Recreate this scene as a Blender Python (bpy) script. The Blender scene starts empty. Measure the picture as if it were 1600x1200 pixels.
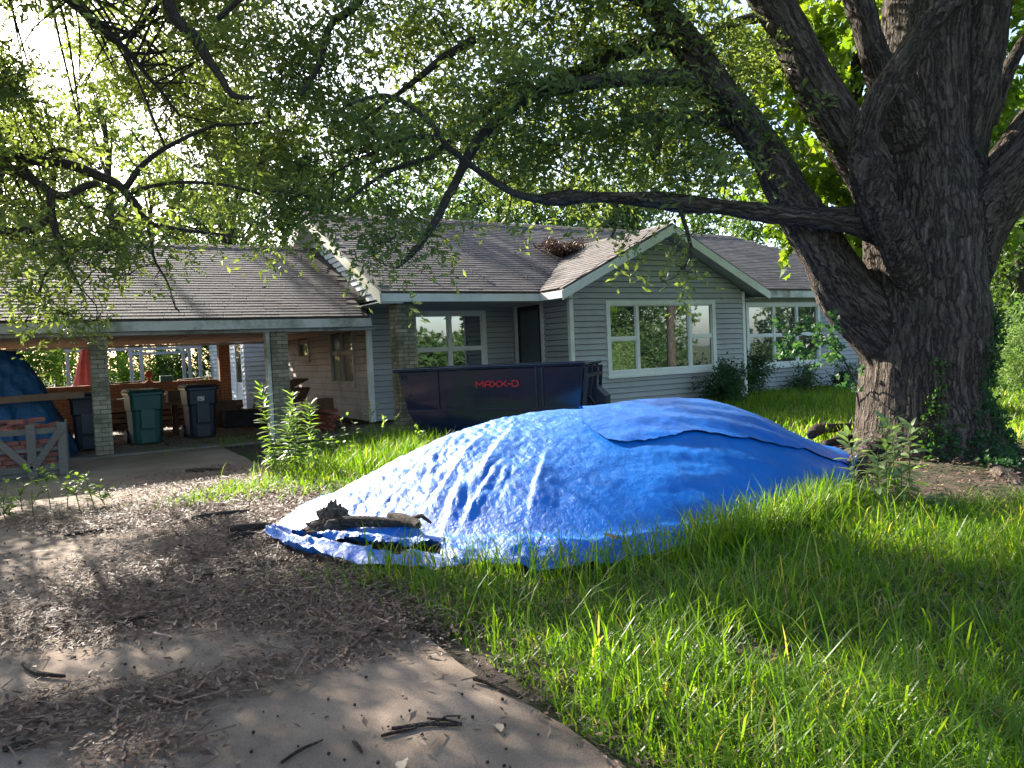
import bpy, bmesh, math, random
import numpy as np
from mathutils import Matrix, Vector

random.seed(7)
rng = np.random.default_rng(11)
S = bpy.context.scene
COL = S.collection

# ------------------------------------------------------------------ camera
PITCH, ROLL, YAW, FPX = math.radians(2.3), math.radians(2.52), math.radians(30.77), 1200.0
CAM = np.array([0.0, 0.0, 1.43])
_f = np.array([math.sin(YAW)*math.cos(PITCH), math.cos(YAW)*math.cos(PITCH), -math.sin(PITCH)])
_r = np.array([math.cos(YAW), -math.sin(YAW), 0.0])
_d = np.cross(_f, _r)
RIGHT = math.cos(ROLL)*_r + math.sin(ROLL)*_d
DOWN = -math.sin(ROLL)*_r + math.cos(ROLL)*_d
FWD = _f
cam_data = bpy.data.cameras.new('camera')
cam = bpy.data.objects.new('camera', cam_data)
COL.objects.link(cam)
cam.matrix_world = Matrix(((RIGHT[0], -DOWN[0], -FWD[0], CAM[0]),
                           (RIGHT[1], -DOWN[1], -FWD[1], CAM[1]),
                           (RIGHT[2], -DOWN[2], -FWD[2], CAM[2]),
                           (0, 0, 0, 1)))
cam_data.sensor_width = 36.0
cam_data.lens = 36.0*FPX/1600.0
cam_data.clip_start = 0.05
cam_data.clip_end = 2000.0
S.camera = cam

# ------------------------------------------------------------------ sky, sun, exposure
SUN_V = np.array([-0.18, 1.0, 0.57]); SUN_V /= np.linalg.norm(SUN_V)     # towards the sun
SUN_EL = math.asin(SUN_V[2]); SUN_AZ = math.atan2(SUN_V[0], SUN_V[1])
world = bpy.data.worlds.new('World'); S.world = world; world.use_nodes = True
nt = world.node_tree; nt.nodes.clear()
sky = nt.nodes.new('ShaderNodeTexSky'); sky.sky_type = 'NISHITA'; sky.sun_disc = False
sky.sun_elevation = SUN_EL; sky.sun_rotation = SUN_AZ
sky.air_density = 1.0; sky.dust_density = 2.0; sky.ozone_density = 1.5
bg = nt.nodes.new('ShaderNodeBackground'); bg.inputs['Strength'].default_value = 0.105
wo = nt.nodes.new('ShaderNodeOutputWorld')
nt.links.new(sky.outputs[0], bg.inputs[0]); nt.links.new(bg.outputs[0], wo.inputs[0])
sun_data = bpy.data.lights.new('sun', 'SUN'); sun_data.energy = 5.0
sun_data.angle = math.radians(0.53); sun_data.color = (1.0, 0.93, 0.82)
sun = bpy.data.objects.new('sun', sun_data); COL.objects.link(sun)
sun.rotation_euler = Vector(SUN_V.tolist()).to_track_quat('Z', 'Y').to_euler()
S.view_settings.view_transform = 'Standard'; S.view_settings.look = 'None'
S.view_settings.exposure = 2.12; S.view_settings.gamma = 1.0
S.view_settings.use_curve_mapping = False
S.render.engine = 'CYCLES'
S.cycles.max_bounces = 8; S.cycles.transparent_max_bounces = 8
S.cycles.use_denoising = True

# ------------------------------------------------------------------ projection helpers (a spot seen in the photo -> a place in the world)
def ray(u, v): return RIGHT*(u-800)/FPX + DOWN*(v-600)/FPX + FWD
def at(u, v, t): return CAM + ray(u, v)*t                     # depth t metres
def on_z(u, v, z=0.0): d = ray(u, v); return CAM + d*(z-CAM[2])/d[2]
def on_y(u, v, y): d = ray(u, v); return CAM + d*(y-CAM[1])/d[1]
def project(V):
    V = np.asarray(V, float); c = V - CAM
    zc = c @ FWD
    zc = np.where(np.abs(zc) < 1e-6, 1e-6, zc)
    return np.stack([800+FPX*(c@RIGHT)/zc, 600+FPX*(c@DOWN)/zc, c@FWD], -1)
def ad(a, d): return np.array([a*math.cos(YAW)+d*math.sin(YAW), -a*math.sin(YAW)+d*math.cos(YAW)])
def to_ad(x, y): return x*math.cos(YAW)-y*math.sin(YAW), x*math.sin(YAW)+y*math.cos(YAW)

# ------------------------------------------------------------------ value noise
_perm = rng.random((256, 256)); _perm3 = rng.random((64, 64, 64))
def noise2(x, y):
    x = np.asarray(x, float); y = np.asarray(y, float)
    xi = np.floor(x).astype(int); yi = np.floor(y).astype(int)
    fx = x-xi; fy = y-yi; fx = fx*fx*(3-2*fx); fy = fy*fy*(3-2*fy)
    g = lambda i, j: _perm[i & 255, j & 255]
    return (g(xi, yi)*(1-fx)+g(xi+1, yi)*fx)*(1-fy)+(g(xi, yi+1)*(1-fx)+g(xi+1, yi+1)*fx)*fy
def fbm2(x, y, o=4):
    s = 0; a = .5; n = 0
    for i in range(o): s = s+a*noise2(x*2**i+17*i, y*2**i+31*i); n += a; a *= .5
    return s/n
def noise3(P):
    P = np.asarray(P, float); I = np.floor(P).astype(int); f = P-I; f = f*f*(3-2*f)
    r = 0
    for a in (0, 1):
        for b in (0, 1):
            for c in (0, 1):
                w = (f[..., 0] if a else 1-f[..., 0])*(f[..., 1] if b else 1-f[..., 1])*(f[..., 2] if c else 1-f[..., 2])
                r = r+w*_perm3[(I[..., 0]+a) & 63, (I[..., 1]+b) & 63, (I[..., 2]+c) & 63]
    return r

# ------------------------------------------------------------------ objects
WM = {}
def link(o, parent=None):
    COL.objects.link(o)
    if parent is not None:
        o.parent = parent
        w = WM.get(parent.name)
        if w is not None: o.matrix_parent_inverse = w.inverted()
    return o
def tag(o, label=None, cat=None, group=None, kind=None):
    if label: o['label'] = label
    if cat: o['category'] = cat
    if group: o['group'] = group
    if kind: o['kind'] = kind
    return o
def thing(name, label, cat, loc=(0, 0, 0), group=None):
    o = bpy.data.objects.new(name, None); o.empty_display_size = .2
    o.location = loc; link(o); WM[o.name] = Matrix.Translation(loc)
    return tag(o, label, cat, group)
def np_mesh(name, V, faces, tone=None, smooth=False, vec=None):
    """faces: list of int arrays (n,k); tone: one float per face; vec: vertex vector attribute 'bark'"""
    me = bpy.data.meshes.new(name)
    V = np.asarray(V, np.float32)
    faces = [np.asarray(f, np.int32) for f in faces if len(f)]
    me.vertices.add(len(V)); me.vertices.foreach_set('co', V.ravel())
    tot = np.concatenate([np.full(len(f), f.shape[1], np.int32) for f in faces])
    idx = np.concatenate([f.ravel() for f in faces])
    me.loops.add(len(idx)); me.loops.foreach_set('vertex_index', idx)
    me.polygons.add(len(tot))
    st = np.zeros(len(tot), np.int32); st[1:] = np.cumsum(tot)[:-1]
    me.polygons.foreach_set('loop_start', st); me.polygons.foreach_set('loop_total', tot)
    me.polygons.foreach_set('use_smooth', np.full(len(tot), bool(smooth)))
    if tone is not None:
        at_ = me.attributes.new('tone', 'FLOAT', 'FACE'); at_.data.foreach_set('value', np.asarray(tone, np.float32))
    if vec is not None:
        at_ = me.attributes.new('bark', 'FLOAT_VECTOR', 'POINT'); at_.data.foreach_set('vector', np.asarray(vec, np.float32).ravel())
    me.update(); me.validate()
    return me
def np_obj(name, V, faces, mat, parent=None, **k):
    me = np_mesh(name, V, faces, **k); me.materials.append(mat)
    return link(bpy.data.objects.new(name, me), parent)

class MB:
    """collects simple solids, builds one mesh object"""
    def __init__(s, M=None): s.V = []; s.F = []; s.M = M
    def add(s, vs, fs):
        b = len(s.V)
        for v in vs:
            v = Vector([float(q) for q in v])
            if s.M is not None: v = s.M @ v
            s.V.append(tuple(v))
        s.F += [tuple(b+i for i in f) for f in fs]; return s
    def hexa(s, p):      # 8 corners: bottom 4 ccw, top 4 ccw
        return s.add(p, [(3, 2, 1, 0), (4, 5, 6, 7), (0, 1, 5, 4), (1, 2, 6, 5), (2, 3, 7, 6), (3, 0, 4, 7)])
    def box(s, x0, x1, y0, y1, z0, z1):
        return s.hexa([(x0, y0, z0), (x1, y0, z0), (x1, y1, z0), (x0, y1, z0), (x0, y0, z1), (x1, y0, z1), (x1, y1, z1), (x0, y1, z1)])
    def bar(s, a, b, w, h, up=(0, 0, 1)):
        a = Vector(a); b = Vector(b); d = (b-a).normalized(); up = Vector(up)
        if abs(d.dot(up)) > .98: up = Vector((1, 0, 0))
        sd = d.cross(up).normalized()*w/2; u2 = sd.cross(d).normalized()*h/2
        return s.hexa([a-sd-u2, a+sd-u2, a+sd+u2, a-sd+u2, b-sd-u2, b+sd-u2, b+sd+u2, b-sd+u2])
    def cyl(s, a, b, r0, r1=None, n=10):
        r1 = r0 if r1 is None else r1
        a = Vector(a); b = Vector(b); d = (b-a).normalized()
        x = d.orthogonal().normalized(); y = d.cross(x)
        vs = [a+(x*math.cos(t)+y*math.sin(t))*r0 for t in [6.2832*i/n for i in range(n)]]
        vs += [b+(x*math.cos(t)+y*math.sin(t))*r1 for t in [6.2832*i/n for i in range(n)]]
        fs = [(i, (i+1) % n, n+(i+1) % n, n+i) for i in range(n)]
        fs += [tuple(range(n-1, -1, -1)), tuple(range(n, 2*n))]
        return s.add(vs, fs)
    def prism(s, poly, off):   # polygon (list of 3d) extruded by vector off
        n = len(poly); p = [Vector(q) for q in poly]; o = Vector(off)
        return s.add(p+[q+o for q in p], [tuple(range(n-1, -1, -1)), tuple(range(n, 2*n))]+[(i, (i+1) % n, n+(i+1) % n, n+i) for i in range(n)])
    def mesh(s, name, mat, bevel=0, smooth=False):
        me = bpy.data.meshes.new(name); me.from_pydata(s.V, [], s.F); me.materials.append(mat)
        bm = bmesh.new(); bm.from_mesh(me)
        bmesh.ops.recalc_face_normals(bm, faces=bm.faces)
        if bevel: bmesh.ops.bevel(bm, geom=list(bm.edges), offset=bevel, segments=1, affect='EDGES', clamp_overlap=True)
        bm.to_mesh(me); bm.free()
        if smooth:
            for p in me.polygons: p.use_smooth = True
        me.update(); return me
    def build(s, name, mat, parent=None, bevel=0, smooth=False):
        return link(bpy.data.objects.new(name, s.mesh(name, mat, bevel, smooth)), parent)

# ------------------------------------------------------------------ materials
def lin(c):
    return tuple((x/255/12.92 if x <= 10 else ((x/255+.055)/1.055)**2.4) for x in c)
class N:
    def __init__(s, name):
        s.m = bpy.data.materials.new(name); s.m.use_nodes = True
        s.t = s.m.node_tree; s.t.nodes.clear()
        s.out = s.t.nodes.new('ShaderNodeOutputMaterial')
    def n(s, typ, **k):
        x = s.t.nodes.new(typ)
        for a, b in k.items():
            if a in x.inputs.keys() if isinstance(a, str) else False: x.inputs[a].default_value = b
            else: setattr(x, a, b)
        return x
    def l(s, a, b): s.t.links.new(a, b)
    def coord(s, scale=(1, 1, 1), src='Object'):
        tc = s.n('ShaderNodeTexCoord'); mp = s.n('ShaderNodeMapping'); mp.inputs['Scale'].default_value = scale
        s.l(tc.outputs[src], mp.inputs[0]); return mp.outputs[0]
    def attr(s, name, out='Fac'):
        a = s.n('ShaderNodeAttribute'); a.attribute_name = name; return a.outputs[out]
    def noise(s, vec, scale=5, detail=4, rough=.55):
        x = s.n('ShaderNodeTexNoise'); x.inputs['Scale'].default_value = scale; x.inputs['Detail'].default_value = detail
        x.inputs['Roughness'].default_value = rough
        if vec is not None: s.l(vec, x.inputs['Vector'])
        return x.outputs['Fac']
    def ramp(s, fac, stops):
        x = s.n('ShaderNodeValToRGB'); e = x.color_ramp.elements
        while len(e) < len(stops): e.new(.5)
        for q, (p, c) in zip(e, stops): q.position = p; q.color = (c[0], c[1], c[2], 1) if not isinstance(c, (int, float)) else (c, c, c, 1)
        s.l(fac, x.inputs[0]); return x.outputs[0]
    def math(s, op, a, b=None):
        x = s.n('ShaderNodeMath'); x.operation = op
        for i, q in enumerate((a, b)):
            if q is None: continue
            if isinstance(q, (int, float)): x.inputs[i].default_value = q
            else: s.l(q, x.inputs[i])
        return x.outputs[0]
    def mix(s, fac, a, b, blend='MIX'):
        x = s.n('ShaderNodeMix'); x.data_type = 'RGBA'; x.blend_type = blend
        for i, q in ((0, fac), (6, a), (7, b)):
            if isinstance(q, (int, float)): x.inputs[i].default_value = q
            elif isinstance(q, tuple): x.inputs[i].default_value = (*q[:3], 1)
            else: s.l(q, x.inputs[i])
        return x.outputs[2]
    def bump(s, h, strength=.4, dist=.01, nrm=None):
        b = s.n('ShaderNodeBump'); b.inputs['Strength'].default_value = strength; b.inputs['Distance'].default_value = dist
        s.l(h, b.inputs['Height'])
        if nrm is not None: s.l(nrm, b.inputs['Normal'])
        return b.outputs[0]
    def bsdf(s, col, rough=.7, nrm=None, spec=.5, metal=0, coat=0):
        b = s.n('ShaderNodeBsdfPrincipled')
        for k, q in (('Base Color', col), ('Roughness', rough), ('Metallic', metal), ('Specular IOR Level', spec), ('Coat Weight', coat)):
            if isinstance(q, (int, float)): b.inputs[k].default_value = q
            elif isinstance(q, tuple): b.inputs[k].default_value = (*q[:3], 1)
            else: s.l(q, b.inputs[k])
        if nrm is not None: s.l(nrm, b.inputs['Normal'])
        return b.outputs[0]
    def done(s, sh): s.l(sh, s.out.inputs[0]); return s.m
    def tone(s):
        """per-face tone attribute + per-object random, 0..1"""
        oi = s.n('ShaderNodeObjectInfo')
        return s.math('FRACT', s.math('ADD', s.attr('tone'), oi.outputs['Random']))

def weathered(name, c1, c2, rough=.75, scale=6, bump=.25, bdist=.004, spec=.3, dirt=None, dscale=1.3, tone=0.0, stretch=(1, 1, 1), fine=60):
    """base colour varied by noise, optional dirt stains, fine relief, per-piece tone"""
    k = N(name); v = k.coord(stretch)
    c = k.ramp(k.noise(v, scale, 5), [(.3, c1), (.7, c2)])
    if tone:
        t = k.ramp(k.tone(), [(0, 1-tone), (1, 1+tone)])
        c = k.mix(1.0, c, t, 'MULTIPLY')
    if dirt:
        f = k.ramp(k.noise(k.coord((1, 1, 1)), dscale, 6, .65), [(.48, 0), (.68, 1)])
        c = k.mix(f, c, dirt)
    nr = k.bump(k.noise(v, fine, 4), bump, bdist)
    return k.done(k.bsdf(c, rough, nr, spec))

M = {}
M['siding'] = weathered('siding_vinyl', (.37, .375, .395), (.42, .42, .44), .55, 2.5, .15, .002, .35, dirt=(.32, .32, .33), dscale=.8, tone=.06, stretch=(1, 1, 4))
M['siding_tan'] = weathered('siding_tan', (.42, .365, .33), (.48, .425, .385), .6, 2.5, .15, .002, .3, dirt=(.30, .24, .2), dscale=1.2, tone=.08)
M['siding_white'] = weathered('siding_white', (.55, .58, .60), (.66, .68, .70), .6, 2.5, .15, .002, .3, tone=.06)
M['trim'] = weathered('white_trim', (.74, .74, .72), (.80, .80, .78), .5, 3, .1, .002, .4, dirt=(.62, .62, .56), dscale=1.6)
M['trim_mossy'] = weathered('mossy_trim', (.60, .585, .54), (.68, .66, .61), .6, 3, .15, .002, .3, dirt=(.10, .11, .045), dscale=1.5)
M['rake_trim'] = weathered('algae_trim', (.55, .55, .45), (.62, .60, .50), .6, 3, .15, .002, .3, dirt=(.36, .34, .10), dscale=1.8)
M['shingle'] = weathered('asphalt_shingle', (.088, .074, .067), (.145, .123, .112), .88, 9, .6, .006, .25, dirt=(.075, .063, .057), dscale=1.1, tone=.22, fine=160)
M['brick_tan'] = weathered('tan_brick', (.24, .205, .145), (.34, .30, .215), .85, 12, .5, .004, .2, dirt=(.12, .125, .075), dscale=2.0, tone=.3)
M['brick_orange'] = weathered('orange_brick', (.44, .19, .095), (.52, .26, .14), .85, 8, .5, .004, .2, tone=.25)
M['brick_red'] = weathered('red_brick', (.22, .055, .035), (.32, .10, .065), .9, 10, .5, .004, .2, dirt=(.16, .11, .09), dscale=5, tone=.3)
M['mortar'] = weathered('mortar', (.10, .092, .08), (.15, .135, .115), .95, 12, .4, .003, .1)  # darkened so the joint shadow sits in the mortar colour
M['wood_grey'] = weathered('grey_wood', (.11, .095, .08), (.19, .165, .14), .85, 7, .6, .004, .2, tone=.2, stretch=(2, 2, 14))
M['wood_brown'] = weathered('brown_lumber', (.13, .075, .045), (.23, .14, .085), .8, 7, .5, .004, .25, tone=.3, stretch=(1, 6, 6))
M['wood_pale'] = weathered('pale_lumber', (.34, .26, .18), (.46, .37, .27), .8, 8, .4, .003, .25, tone=.2)
M['ceiling'] = weathered('peach_paint', (.74, .48, .33), (.80, .54, .39), .6, 3, .1, .002, .3, tone=.07)
M['concrete'] = weathered('slab_concrete', (.15, .125, .105), (.23, .195, .165), .9, 2.2, .5, .004, .2, dirt=(.10, .08, .065), dscale=.7)
M['interior'] = weathered('dark_room', (.03, .03, .032), (.05, .05, .05), .9, 2, .1, .002, .1)
M['foundation'] = weathered('foundation_shadow', (.05, .045, .04), (.09, .08, .07), .95, 4, .3, .004, .1)  # dark tone stands in for shade in siding gaps and at the foundation
M['soffit'] = weathered('soffit', (.42, .44, .43), (.5, .52, .5), .7, 3, .1, .002, .3)
M['rust'] = weathered('rusty_steel', (.07, .035, .022), (.15, .075, .045), .8, 14, .5, .003, .3)
M['black'] = weathered('black_plastic', (.012, .012, .014), (.02, .02, .022), .5, 5, .2, .002, .4)
M['grey_metal'] = weathered('grey_tube', (.30, .34, .40), (.38, .42, .47), .45, 5, .1, .001, .5)
M['pink'] = weathered('pink_canvas', (.55, .12, .12), (.66, .18, .17), .8, 7, .3, .004, .2)
M['clay'] = weathered('clay', (.45, .14, .09), (.52, .2, .13), .8, 9, .2, .003, .2)
M['teal'] = weathered('teal_paint', (.10, .22, .20), (.14, .28, .25), .7, 9, .2, .003, .3)
def soft_plastic(name, c, r=.42):
    k = N(name); v = k.coord()
    col = k.ramp(k.noise(v, 5, 5), [(.3, c), (.75, tuple(q*1.35 for q in c))])
    return k.done(k.bsdf(col, r, k.bump(k.noise(v, 180, 2), .12, .001), .45))
M['bin_green'] = soft_plastic('green_bin_plastic', (.006, .055, .045))
M['bin_dark'] = soft_plastic('dark_bin_plastic', (.012, .014, .024))
def m_label():
    k = N('bin_sticker'); v = k.coord((1, 1, 1))
    return k.done(k.bsdf(k.ramp(k.noise(v, 30, 2), [(.52, (.45, .46, .5)), (.56, (.12, .12, .14))]), .5))
M['sticker'] = m_label()
def m_glass(name, f0=.26, c=(.012, .015, .017)):
    k = N(name); v = k.coord()
    nr = k.bump(k.noise(v, 1.7, 2), .05, .02)
    fr = k.n('ShaderNodeLayerWeight'); fr.inputs['Blend'].default_value = .35
    fac = k.math('ADD', k.math('MULTIPLY', fr.outputs['Fresnel'], .8), f0)
    a = k.bsdf(c, .4, None, .2)
    g = k.n('ShaderNodeBsdfGlossy'); g.inputs['Color'].default_value = (.88, .93, 1, 1); g.inputs['Roughness'].default_value = .015
    k.l(nr, g.inputs['Normal'])
    mx = k.n('ShaderNodeMixShader'); k.l(fac, mx.inputs[0]); k.l(a, mx.inputs[1]); k.l(g.outputs[0], mx.inputs[2])
    return k.done(mx.outputs[0])
M['glass'] = m_glass('window_glass', .30)
M['glass_dark'] = m_glass('dim_glass', .05)
def m_screen():
    k = N('door_screen'); v = k.coord()
    return k.done(k.bsdf(k.ramp(k.noise(v, 2, 3), [(.3, (.075, .09, .105)), (.7, (.10, .115, .13))]), .45, None, .4))
M['screen'] = m_screen()
def m_navy():
    k = N('navy_gloss_paint'); v = k.coord()
    n1 = k.noise(v, 1.4, 4); d = k.ramp(k.noise(v, 5, 6, .7), [(.55, 0), (.8, 1)])
    col = k.mix(k.math('MULTIPLY', d, .35), (.006, .012, .038), (.04, .042, .05))
    rg = k.ramp(n1, [(.3, .07), (.8, .2)])
    nr = k.bump(k.noise(v, .9, 3), .18, .03)
    return k.done(k.bsdf(col, rg, nr, .4, 0, .25))
M['navy'] = m_navy()
M['navy_dull'] = weathered('navy_edge', (.012, .014, .03), (.03, .03, .04), .5, 8, .3, .003, .4)
M['logo'] = weathered('red_decal', (.50, .012, .02), (.58, .02, .03), .45, 9, .05, .001, .4)
def m_tarp(name, c, rough=.27, wr=1.0, crump=.3):
    k = N(name); v = k.coord()
    wv = k.n('ShaderNodeTexWave'); wv.wave_type = 'BANDS'; wv.inputs['Scale'].default_value = 3.2
    wv.inputs['Distortion'].default_value = 9; wv.inputs['Detail'].default_value = 4; wv.inputs['Detail Scale'].default_value = 1.8
    k.l(k.coord((1, .55, 1.4)), wv.inputs['Vector'])
    vo = k.n('ShaderNodeTexVoronoi'); vo.feature = 'DISTANCE_TO_EDGE'; vo.inputs['Scale'].default_value = 13
    wob = k.n('ShaderNodeTexNoise'); wob.inputs['Scale'].default_value = 6; k.l(v, wob.inputs['Vector'])
    mv = k.mix(.16, v, wob.outputs['Color'])
    k.l(mv, vo.inputs['Vector'])
    h1 = k.math('POWER', k.math('MINIMUM', k.math('MULTIPLY', vo.outputs['Distance'], 3.0), 1.0), .5)
    dt = k.n('ShaderNodeVectorMath'); dt.operation = 'DOT_PRODUCT'; k.l(v, dt.inputs[0]); dt.inputs[1].default_value = (math.cos(YAW), -math.sin(YAW), 0)
    cr = k.ramp(k.math('ADD', k.math('MULTIPLY', dt.outputs['Value'], .2), .5), [(.55, 1), (.78, crump)])     # the left of the heap is crumpled, the right pulled smooth
    nr = k.bump(k.math('MULTIPLY', wv.outputs['Fac'], cr), .16*wr, .012)
    nr = k.bump(k.math('MULTIPLY', h1, cr), .25*wr, .008, nr)
    nr = k.bump(k.math('MULTIPLY', k.noise(k.coord((1.0, .6, 1)), 20, 5, .7), cr), .6*wr, .028, nr)
    nr = k.bump(k.math('MULTIPLY', k.noise(v, 70, 4, .6), cr), .4*wr, .010, nr)
    cc = k.ramp(k.noise(v, 4, 5), [(.3, c), (.75, tuple(min(1, q*1.25+.004) for q in c))])
    dust = k.ramp(k.noise(v, 2.3, 7, .7), [(.55, 0), (.8, .35)])
    cc = k.mix(dust, cc, (.11, .16, .26))
    return k.done(k.bsdf(cc, k.ramp(k.noise(v, 9, 3), [(.3, rough-.06), (.7, rough+.1)]), nr, .40))
M['tarp'] = m_tarp('blue_poly_tarp', (.0015, .118, .43), .38)
M['tarp_top'] = m_tarp('blue_poly_tarp_newer', (.0015, .105, .43), .34)
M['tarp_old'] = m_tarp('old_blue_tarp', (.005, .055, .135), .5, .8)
def m_leaf(name, c1, c2, c3, trans, tf=.5, rough=.5, dry=None):
    k = N(name); t = k.tone()
    col = k.ramp(t, [(0, c1), (.5, c2), (1, c3)] if dry is None else [(0, c1), (.45, c2), (.95, c3), (.985, dry)])
    tc = k.mix(1.0, col, trans, 'MULTIPLY')
    b = k.bsdf(col, rough, None, .35)
    tr = k.n('ShaderNodeBsdfTranslucent'); k.l(tc, tr.inputs[0])
    mx = k.n('ShaderNodeMixShader'); mx.inputs[0].default_value = tf
    k.l(b, mx.inputs[1]); k.l(tr.outputs[0], mx.inputs[2])
    return k.done(mx.outputs[0])
M['oak_leaf'] = m_leaf('oak_leaf', (.070, .105, .034), (.105, .150, .048), (.15, .20, .07), (2.3, 2.1, .9), .52, .34)
M['gum_leaf'] = m_leaf('broad_leaf', (.045, .10, .012), (.08, .15, .015), (.14, .20, .02), (2.3, 2.1, .8), .5)
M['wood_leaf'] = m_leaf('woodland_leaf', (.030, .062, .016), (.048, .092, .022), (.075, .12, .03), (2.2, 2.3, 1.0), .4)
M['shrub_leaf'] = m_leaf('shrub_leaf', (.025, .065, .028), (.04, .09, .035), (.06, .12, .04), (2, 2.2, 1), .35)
M['ivy_lit_tint'] = m_leaf('ivy_leaf_lit', (.045, .10, .02), (.065, .13, .025), (.09, .16, .03), (2, 2.2, .9), .4)  # same ivy leaf with sunlight put into a brighter colour
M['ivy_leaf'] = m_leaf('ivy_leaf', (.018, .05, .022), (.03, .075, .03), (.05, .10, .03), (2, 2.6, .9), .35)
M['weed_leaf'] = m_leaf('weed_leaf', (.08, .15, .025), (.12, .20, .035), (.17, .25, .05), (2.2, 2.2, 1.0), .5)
M['pale_weed'] = m_leaf('pale_weed_leaf', (.10, .16, .06), (.14, .20, .08), (.18, .25, .10), (1.8, 1.9, 1.0), .4)
M['grass'] = m_leaf('grass_blade', (.058, .128, .011), (.105, .19, .014), (.17, .25, .03), (2.2, 2.15, .6), .54, .42, (.30, .25, .12))
M['bright_needle'] = m_leaf('feathery_leaf', (.12, .19, .06), (.16, .24, .08), (.2, .28, .1), (1.8, 1.9, 1.0), .4)
M['litter'] = m_leaf('dead_leaf', (.050, .026, .016), (.120, .068, .042), (.27, .17, .115), (1, .9, .8), .10, .6)
M['mast'] = weathered('acorn_dark', (.012, .009, .007), (.025, .018, .014), .7, 40, .2, .002, .3)
def m_bark(name, c1, c2, c3, sc=1.0, depth=.03):
    k = N(name); b = k.attr('bark', 'Vector')
    mp = k.n('ShaderNodeMapping'); mp.inputs['Scale'].default_value = (1, 1, .17); k.l(b, mp.inputs[0]); v = mp.outputs[0]
    wob = k.n('ShaderNodeTexNoise'); wob.inputs['Scale'].default_value = 7*sc; wob.inputs['Detail'].default_value = 4; k.l(b, wob.inputs['Vector'])
    vv = k.mix(.07, v, wob.outputs['Color'])
    r1 = k.math('ABSOLUTE', k.math('SUBTRACT', k.noise(vv, 15*sc, 3, .5), .5))
    r1 = k.math('MINIMUM', k.math('MULTIPLY', r1, 7.0), 1.0)
    vo = k.n('ShaderNodeTexVoronoi'); vo.feature = 'DISTANCE_TO_EDGE'; vo.inputs['Scale'].default_value = 27*sc; vo.inputs['Randomness'].default_value = 1.0; k.l(vv, vo.inputs['Vector'])
    e = k.math('MINIMUM', k.math('MULTIPLY', vo.outputs['Distance'], 2.6), 1.0)
    n1 = k.noise(b, 55*sc, 6, .7); n2 = k.noise(b, 1.6, 5)
    h = k.math('ADD', k.math('ADD', k.math('MULTIPLY', e, .55), k.math('MULTIPLY', r1, .6)), k.math('MULTIPLY', n1, .55))
    col = k.ramp(k.math('MULTIPLY', h, .62), [(.22, c1), (.55, c2), (.92, c3)])
    moss = k.ramp(n2, [(.55, 0), (.75, .35)])
    col = k.mix(moss, col, (.075, .078, .045))
    return k.done(k.bsdf(col, .9, k.bump(h, 1.0, depth/sc), .15))
M['bark'] = m_bark('oak_bark', (.022, .017, .013), (.086, .066, .050), (.18, .14, .108))
M['twig'] = m_bark('branch_bark', (.03, .026, .02), (.07, .06, .048), (.12, .10, .08), 2.2)
M['stick'] = m_bark('stick_bark', (.022, .016, .012), (.075, .055, .042), (.17, .13, .10), 3.2, .03)
M['deadwood'] = weathered('dead_wood', (.05, .035, .025), (.15, .105, .078), .9, 22, 1.0, .02, .15, tone=.3, stretch=(1, 1, 1))
M['stem'] = weathered('green_stem', (.09, .10, .03), (.14, .15, .05), .7, 20, .1, .001, .3)
# ------------------------------------------------------------------ ground
TREE = np.array([8.42, 5.05])                 # oak stands here
def ground_z(x, y):
    r2 = (x-TREE[0])**2+(y-TREE[1])**2
    m = .20*np.exp(-r2/1.7**2)
    lawn = .05*(fbm2(np.asarray(x)*.5, np.asarray(y)*.5, 3)-.5)
    far = np.clip((np.hypot(x, y)-6)/10, 0, 1)
    keep = np.clip((np.asarray(x)-2.0)/2.0, 0, 1)
    return m+lawn*keep*far*(1-np.clip((np.asarray(y)-11)/2, 0, 1))
gx = np.concatenate([[-700, -250, -90, -40, -20, -12], np.arange(-8, 27, .22), [30, 36, 50, 90, 250, 700]])
gy = np.concatenate([[-700, -250, -90, -40, -20, -10, -5], np.arange(-2, 26, .22), [30, 40, 60, 90, 250, 700]])
GX, GY = np.meshgrid(gx, gy)
V = np.stack([GX.ravel(), GY.ravel(), (ground_z(GX, GY)).ravel()-.012], -1)
nx = len(gx); I = (np.arange(len(gy)-1)[:, None]*nx+np.arange(nx-1)[None]).ravel()
def m_ground():
    k = N('soil_and_litter'); v = k.coord()
    base = k.ramp(k.noise(v, 3.5, 8, .65), [(.3, (.035, .027, .02)), (.55, (.075, .055, .042)), (.75, (.13, .095, .075))])
    g = k.ramp(k.noise(v, .45, 5), [(.42, 0), (.6, 1)])
    vl = k.n('ShaderNodeVectorMath'); vl.operation = 'DISTANCE'; k.l(v, vl.inputs[0]); vl.inputs[1].default_value = (3, 7, 0)
    g = k.math('MAXIMUM', g, k.ramp(k.math('DIVIDE', vl.outputs['Value'], 40), [(.22, 0), (.42, 1)]))
    c = k.mix(k.math('MULTIPLY', g, .75), base, (.035, .055, .016))
    h = k.math('ADD', k.noise(v, 9, 6), k.math('MULTIPLY', k.noise(v, 60, 4), .5))
    return k.done(k.bsdf(c, .95, k.bump(h, .8, .03), .15))
M['ground'] = m_ground()
tag(np_obj('ground', V, [np.stack([I, I+1, I+nx+1, I+nx], -1)], M['ground'], smooth=True), kind='structure')

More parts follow.
